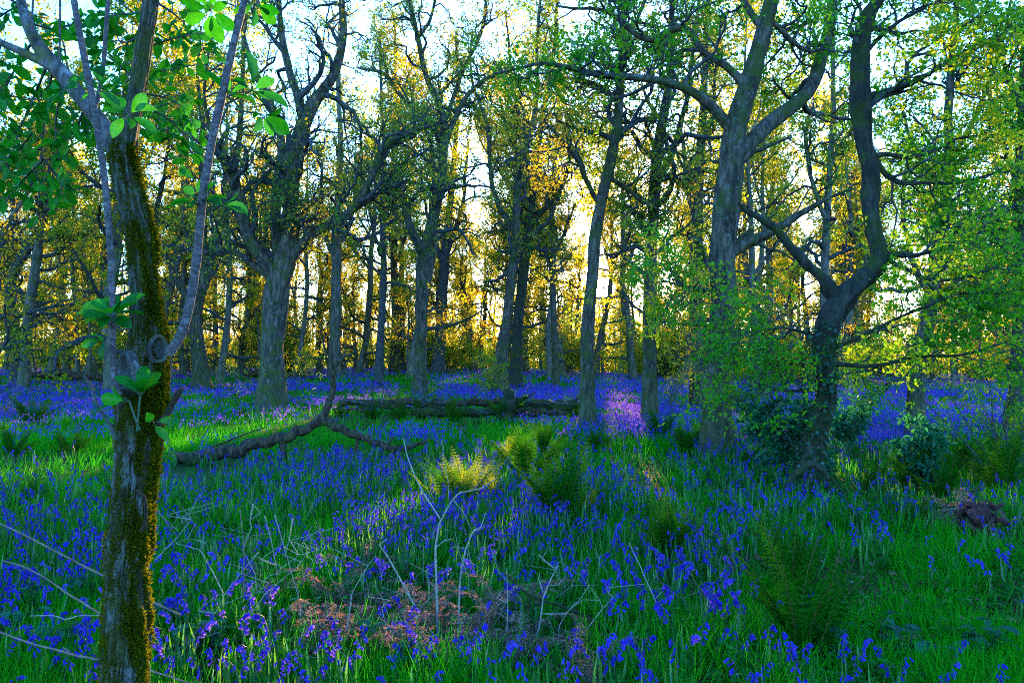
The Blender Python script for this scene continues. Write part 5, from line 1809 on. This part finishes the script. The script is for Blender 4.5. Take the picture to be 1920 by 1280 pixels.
zones = ((300, 660, 1000, 1260, 18, 'among the bluebells just right of the near mossy trunk'), (640, 1130, 1080, 1275, 22, 'in the brown bracken around the white saplings'),
         (1130, 1500, 1060, 1270, 6, 'in the grass left of the biggest dark green fern'))
for xa, xb, ya, yb, cnt, lab in zones:
    for j in range(cnt):
        x0, y0 = trng.uniform(xa, xb), trng.uniform(ya, yb)
        g = ground_at(x0, y0)
        a = trng.uniform(-1.2, 1.2) + (math.pi if trng.random() < .0 else 0)
        ln = trng.uniform(50, 170)
        pts, w_ = [(x0, y0)], trng.uniform(1.8, 3.2)
        m_ = int(trng.integers(3, 6))
        for q in range(m_):
            a += trng.normal() * .32
            pts.append((pts[-1][0] + math.sin(a) * ln / m_, pts[-1][1] - math.cos(a) * ln / m_))
        tr = [(u_, v_, w_ * (1 - .6 * q / m_)) for q, (u_, v_) in enumerate(pts)]
        ex = []
        for _ in range(int(trng.integers(0, 3))):
            b_ = pts[int(trng.integers(1, m_))]
            ex.append(([(b_[0], b_[1], 1.6), (b_[0] + trng.normal() * 14, b_[1] - trng.uniform(8, 24), 1.2), (b_[0] + trng.normal() * 26, b_[1] - trng.uniform(20, 44), .9)], float(trng.normal() * .3)))
        stick('thin dry twig ' + lab, [(tr, float(trng.normal() * .25))] + ex, g[1], 'palewood' if trng.random() < .7 else 'bramble', 'dry_twig', 'twig', 'thin dry twigs in the foreground')


# ------------------------------------------------------------------ bushes in the middle distance
def shrub(px, py, h, w, n, label, leafm, leaf, Y=None, name='shrub', tmpl=LEAF6, per=2, kk=(6, 5)):
    g = ground_at(px, py) if Y is None else at(px, py, Y)
    g[2] = float(gz(g[0], g[1]))
    t = thing(name, g, label, 'bush')
    d = np.stack([rng.normal(size=n) * w, rng.normal(size=n) * w, np.ones(n)], 1)
    P = np.stack([g + np.array([0, 0, -.05]) + d * tt_ * h for tt_ in np.linspace(0, 1, 8)], 1)
    P = P + np.cumsum(rng.normal(size=P.shape) * .02 * h, 1)
    R = np.linspace(.012, .004, 8)[None] * h * np.ones((n, 1))
    for j in range(n):
        mb = MB()
        tubes(mb, P[j], R[j], 6, 0)
        mb.build('stem', M['twig'], t, g)
    P1, R1 = grow(P, R, kk[0], (.25 * h, .55 * h), m=6, up=.0, wig=.2, tr=(.2, 1.), rmin=.0025)
    P2, R2 = grow(P1, R1, kk[1], (.1 * h, .25 * h), m=5, up=.0, wig=.2, tr=(.2, 1.), rmin=.0018)
    lf = leaf_set(P2, per, leaf, .02, up=1.5)
    crown_mesh([(P1, R1), (P2, R2)], lf, tmpl, g, asp=.45).build('foliage', [M['twig'], M[leafm]], t)
    return t


shrub(1505, 908, 1.05, .3, 6, 'blue-green elder bush in front of the twisted mossy tree', 'elder', .12, name='elder_bush')
shrub(1430, 845, .7, .4, 5, 'smaller blue-green elder bush behind the dark forked bough', 'elder', .10, name='elder_bush')
shrub(1740, 925, .8, .4, 4, 'straggling blue-green sapling bush below the right leaning trunk', 'elder', .10, name='elder_bush')
shrub(1590, 870, 1.0, .4, 5, 'blue-green young elder right behind the twisted mossy tree', 'elder', .10, name='elder_bush')
shrub(1285, 845, .5, .3, 5, 'fresh green bush at the left foot of the largest furrowed oak', 'leaf_near', .06)
shrub(560, 715, 1.7, .4, 6, 'yellow-green hawthorn bush behind the big forked oak', 'leaf_mid', .10, tmpl=LEAF4)
shrub(520, 768, 1.5, .5, 5, 'low sprays of fresh leaves at the right foot of the big forked oak', 'leaf_mid', .07, tmpl=LEAF4, per=1)
shrub(920, 745, 1.6, .3, 6, 'small rounded bush by the foot of the dark twin trunk', 'leaf_mid', .10, tmpl=LEAF4)
shrub(1250, 775, 1.5, .4, 6, 'brownish tangle of stems between the lone straight trunk and the half hidden trunk', 'leaf_mid', .07, tmpl=LEAF4, per=1)
shrub(1880, 900, 1.5, .4, 8, 'dark green bush at the right edge', 'leaf_near', .06)
for i_, (px, py, lab) in enumerate(((75, 1165, 'left of the near mossy trunk'), (330, 1170, 'just right of the near mossy trunk'), (580, 1190, 'under the twig thicket'), (670, 1250, 'at the bottom edge in the dead bracken'), (1560, 1240, 'in front of the biggest dark green fern'), (1520, 1190, 'inside the biggest dark green fern'), (1830, 1235, 'in the lower right corner'), (30, 1210, 'in the lower left corner'), (110, 1240, 'between the lower left corner and the near mossy trunk'), (150, 1130, 'close to the left side of the near mossy trunk'), (40, 1120, 'under the middle bramble cane'), (390, 1200, 'between the near mossy trunk and the twig thicket'), (770, 1262, 'at the bottom edge left of the white sapling'), (1700, 1245, 'at the bottom edge right of the biggest dark green fern'))):
    g = ground_at(px, py)
    h = .22
    t = thing('nettle', g, 'broad-leaved bluish green nettle ' + lab, 'plant', 'broad-leaved nettles in the foreground')
    mb = MB()
    n = 4
    P = np.stack([np.tile(g, (n, 1)) + np.stack([rng.normal(size=n) * .05, rng.normal(size=n) * .05, np.ones(n) * h], 1) * s_ for s_ in np.linspace(0, 1, 6)], 1)
    P[:, :, :2] += rng.normal(size=(n, 1, 2)) * .05
    tubes(mb, P, np.full((n, 6), .003), 5, 0)
    mb.build('stem', M['bellstem'], t, g)
    mb = MB()
    q = P[:, 1:].reshape(-1, 3)
    q = np.repeat(q, 2, 0)
    a = rng.random(len(q)) * 6.283
    L = rng.uniform(.05, .10, len(q))
    leaves(mb, BIGLEAF, q, np.stack([np.cos(a), np.sin(a), rng.uniform(-.3, .3, len(q))], 1), np.array([0, 0, 1.]) + .3 * rand_unit(len(q)), L, L * .62, 0, rng.random(len(q)), True)
    mb.build('foliage', M['elder'], t, g)


# ------------------------------------------------------------------ sky, sun, air, camera
SKY_STRENGTH, SUN_STRENGTH, EXPOSURE, HAZE = .15, 3.2, 4.2, .0
w = bpy.data.worlds.new('World')
scene.world = w
w.use_nodes = True
nt = w.node_tree
nt.nodes.clear()
out = nt.nodes.new('ShaderNodeOutputWorld')
bg = nt.nodes.new('ShaderNodeBackground')
sky = nt.nodes.new('ShaderNodeTexSky')
sky.sky_type = 'NISHITA'
sky.sun_disc = False
sky.sun_elevation = SUN_EL
sky.sun_rotation = SUN_AZ
sky.air_density = 1.1
sky.dust_density = .4
sky.ozone_density = 5.4
# the disc of the low sun itself, part of the sky
tc = nt.nodes.new('ShaderNodeTexCoord')
dot = nt.nodes.new('ShaderNodeVectorMath')
dot.operation = 'DOT_PRODUCT'
nt.links.new(tc.outputs['Generated'], dot.inputs[0])
dot.inputs[1].default_value = tuple(SUN_DIR)
mr = nt.nodes.new('ShaderNodeMapRange')
mr.inputs[1].default_value = math.cos(math.radians(.75))
mr.inputs[2].default_value = math.cos(math.radians(.55))
mr.inputs[3].default_value = 0
mr.inputs[4].default_value = 1
nt.links.new(dot.outputs['Value'], mr.inputs[0])
mx = nt.nodes.new('ShaderNodeMix')
mx.data_type = 'RGBA'
mx.blend_type = 'ADD'
mx.inputs[0].default_value = 1
mul = nt.nodes.new('ShaderNodeMix')
mul.data_type = 'RGBA'
mul.inputs[6].default_value = (0, 0, 0, 1)
mul.inputs[7].default_value = (300, 220, 110, 1)
nt.links.new(mr.outputs[0], mul.inputs[0])
nt.links.new(sky.outputs[0], mx.inputs[6])
nt.links.new(mul.outputs[2], mx.inputs[7])
nt.links.new(mx.outputs[2], bg.inputs[0])
bg.inputs[1].default_value = SKY_STRENGTH
nt.links.new(bg.outputs[0], out.inputs[0])

sl = bpy.data.lights.new('sun', 'SUN')
sl.energy = SUN_STRENGTH
sl.angle = math.radians(.5)
sl.color = (1.0, .58, .21)
so = bpy.data.objects.new('sun', sl)
C.objects.link(so)
so.rotation_euler = Vector(SUN_DIR).to_track_quat('Z', 'Y').to_euler()
so.location = (20, 20, 40)

if HAZE:
    bpy_m = bpy.data.materials.new('morning_haze')
    bpy_m.use_nodes = True
    nt = bpy_m.node_tree
    nt.nodes.clear()
    out = nt.nodes.new('ShaderNodeOutputMaterial')
    pv = nt.nodes.new('ShaderNodeVolumePrincipled')
    pv.inputs['Color'].default_value = (.9, .93, .96, 1)
    pv.inputs['Density'].default_value = HAZE
    pv.inputs['Anisotropy'].default_value = .6
    nt.links.new(pv.outputs[0], out.inputs['Volume'])
    mb = MB()
    X0, X1, Y0, Y1, Z0, Z1 = -1600, 1600, -70, 2200, -3, 32
    v = [(a, b, c) for a in (X0, X1) for b in (Y0, Y1) for c in (Z0, Z1)]
    mb.add(v, [[0, 1, 3, 2], [4, 6, 7, 5], [0, 4, 5, 1], [2, 3, 7, 6], [0, 2, 6, 4], [1, 5, 7, 3]])
    ho = mb.build('haze', [bpy_m])
    ho['kind'] = 'stuff'

cam = bpy.data.cameras.new('camera')
cam.sensor_width = 36
cam.lens = F / 1920 * 36
cam.clip_end = 5000
cam.clip_start = .05
co = bpy.data.objects.new('camera', cam)
C.objects.link(co)
co.location = (0, 0, CAM_H)
co.rotation_euler = (math.pi / 2 + PITCH, 0, 0)
scene.camera = co

scene.view_settings.view_transform = 'Standard'
scene.view_settings.look = 'None'
scene.view_settings.gamma = 1
scene.view_settings.exposure = EXPOSURE
cy = scene.cycles
cy.filter_width = 1.0
cy.use_denoising = False
cy.max_bounces = 6
cy.diffuse_bounces = 3
cy.glossy_bounces = 2
cy.transmission_bounces = 4
cy.volume_bounces = 0
cy.sample_clamp_indirect = 6
cy.caustics_reflective = False
cy.caustics_refractive = False
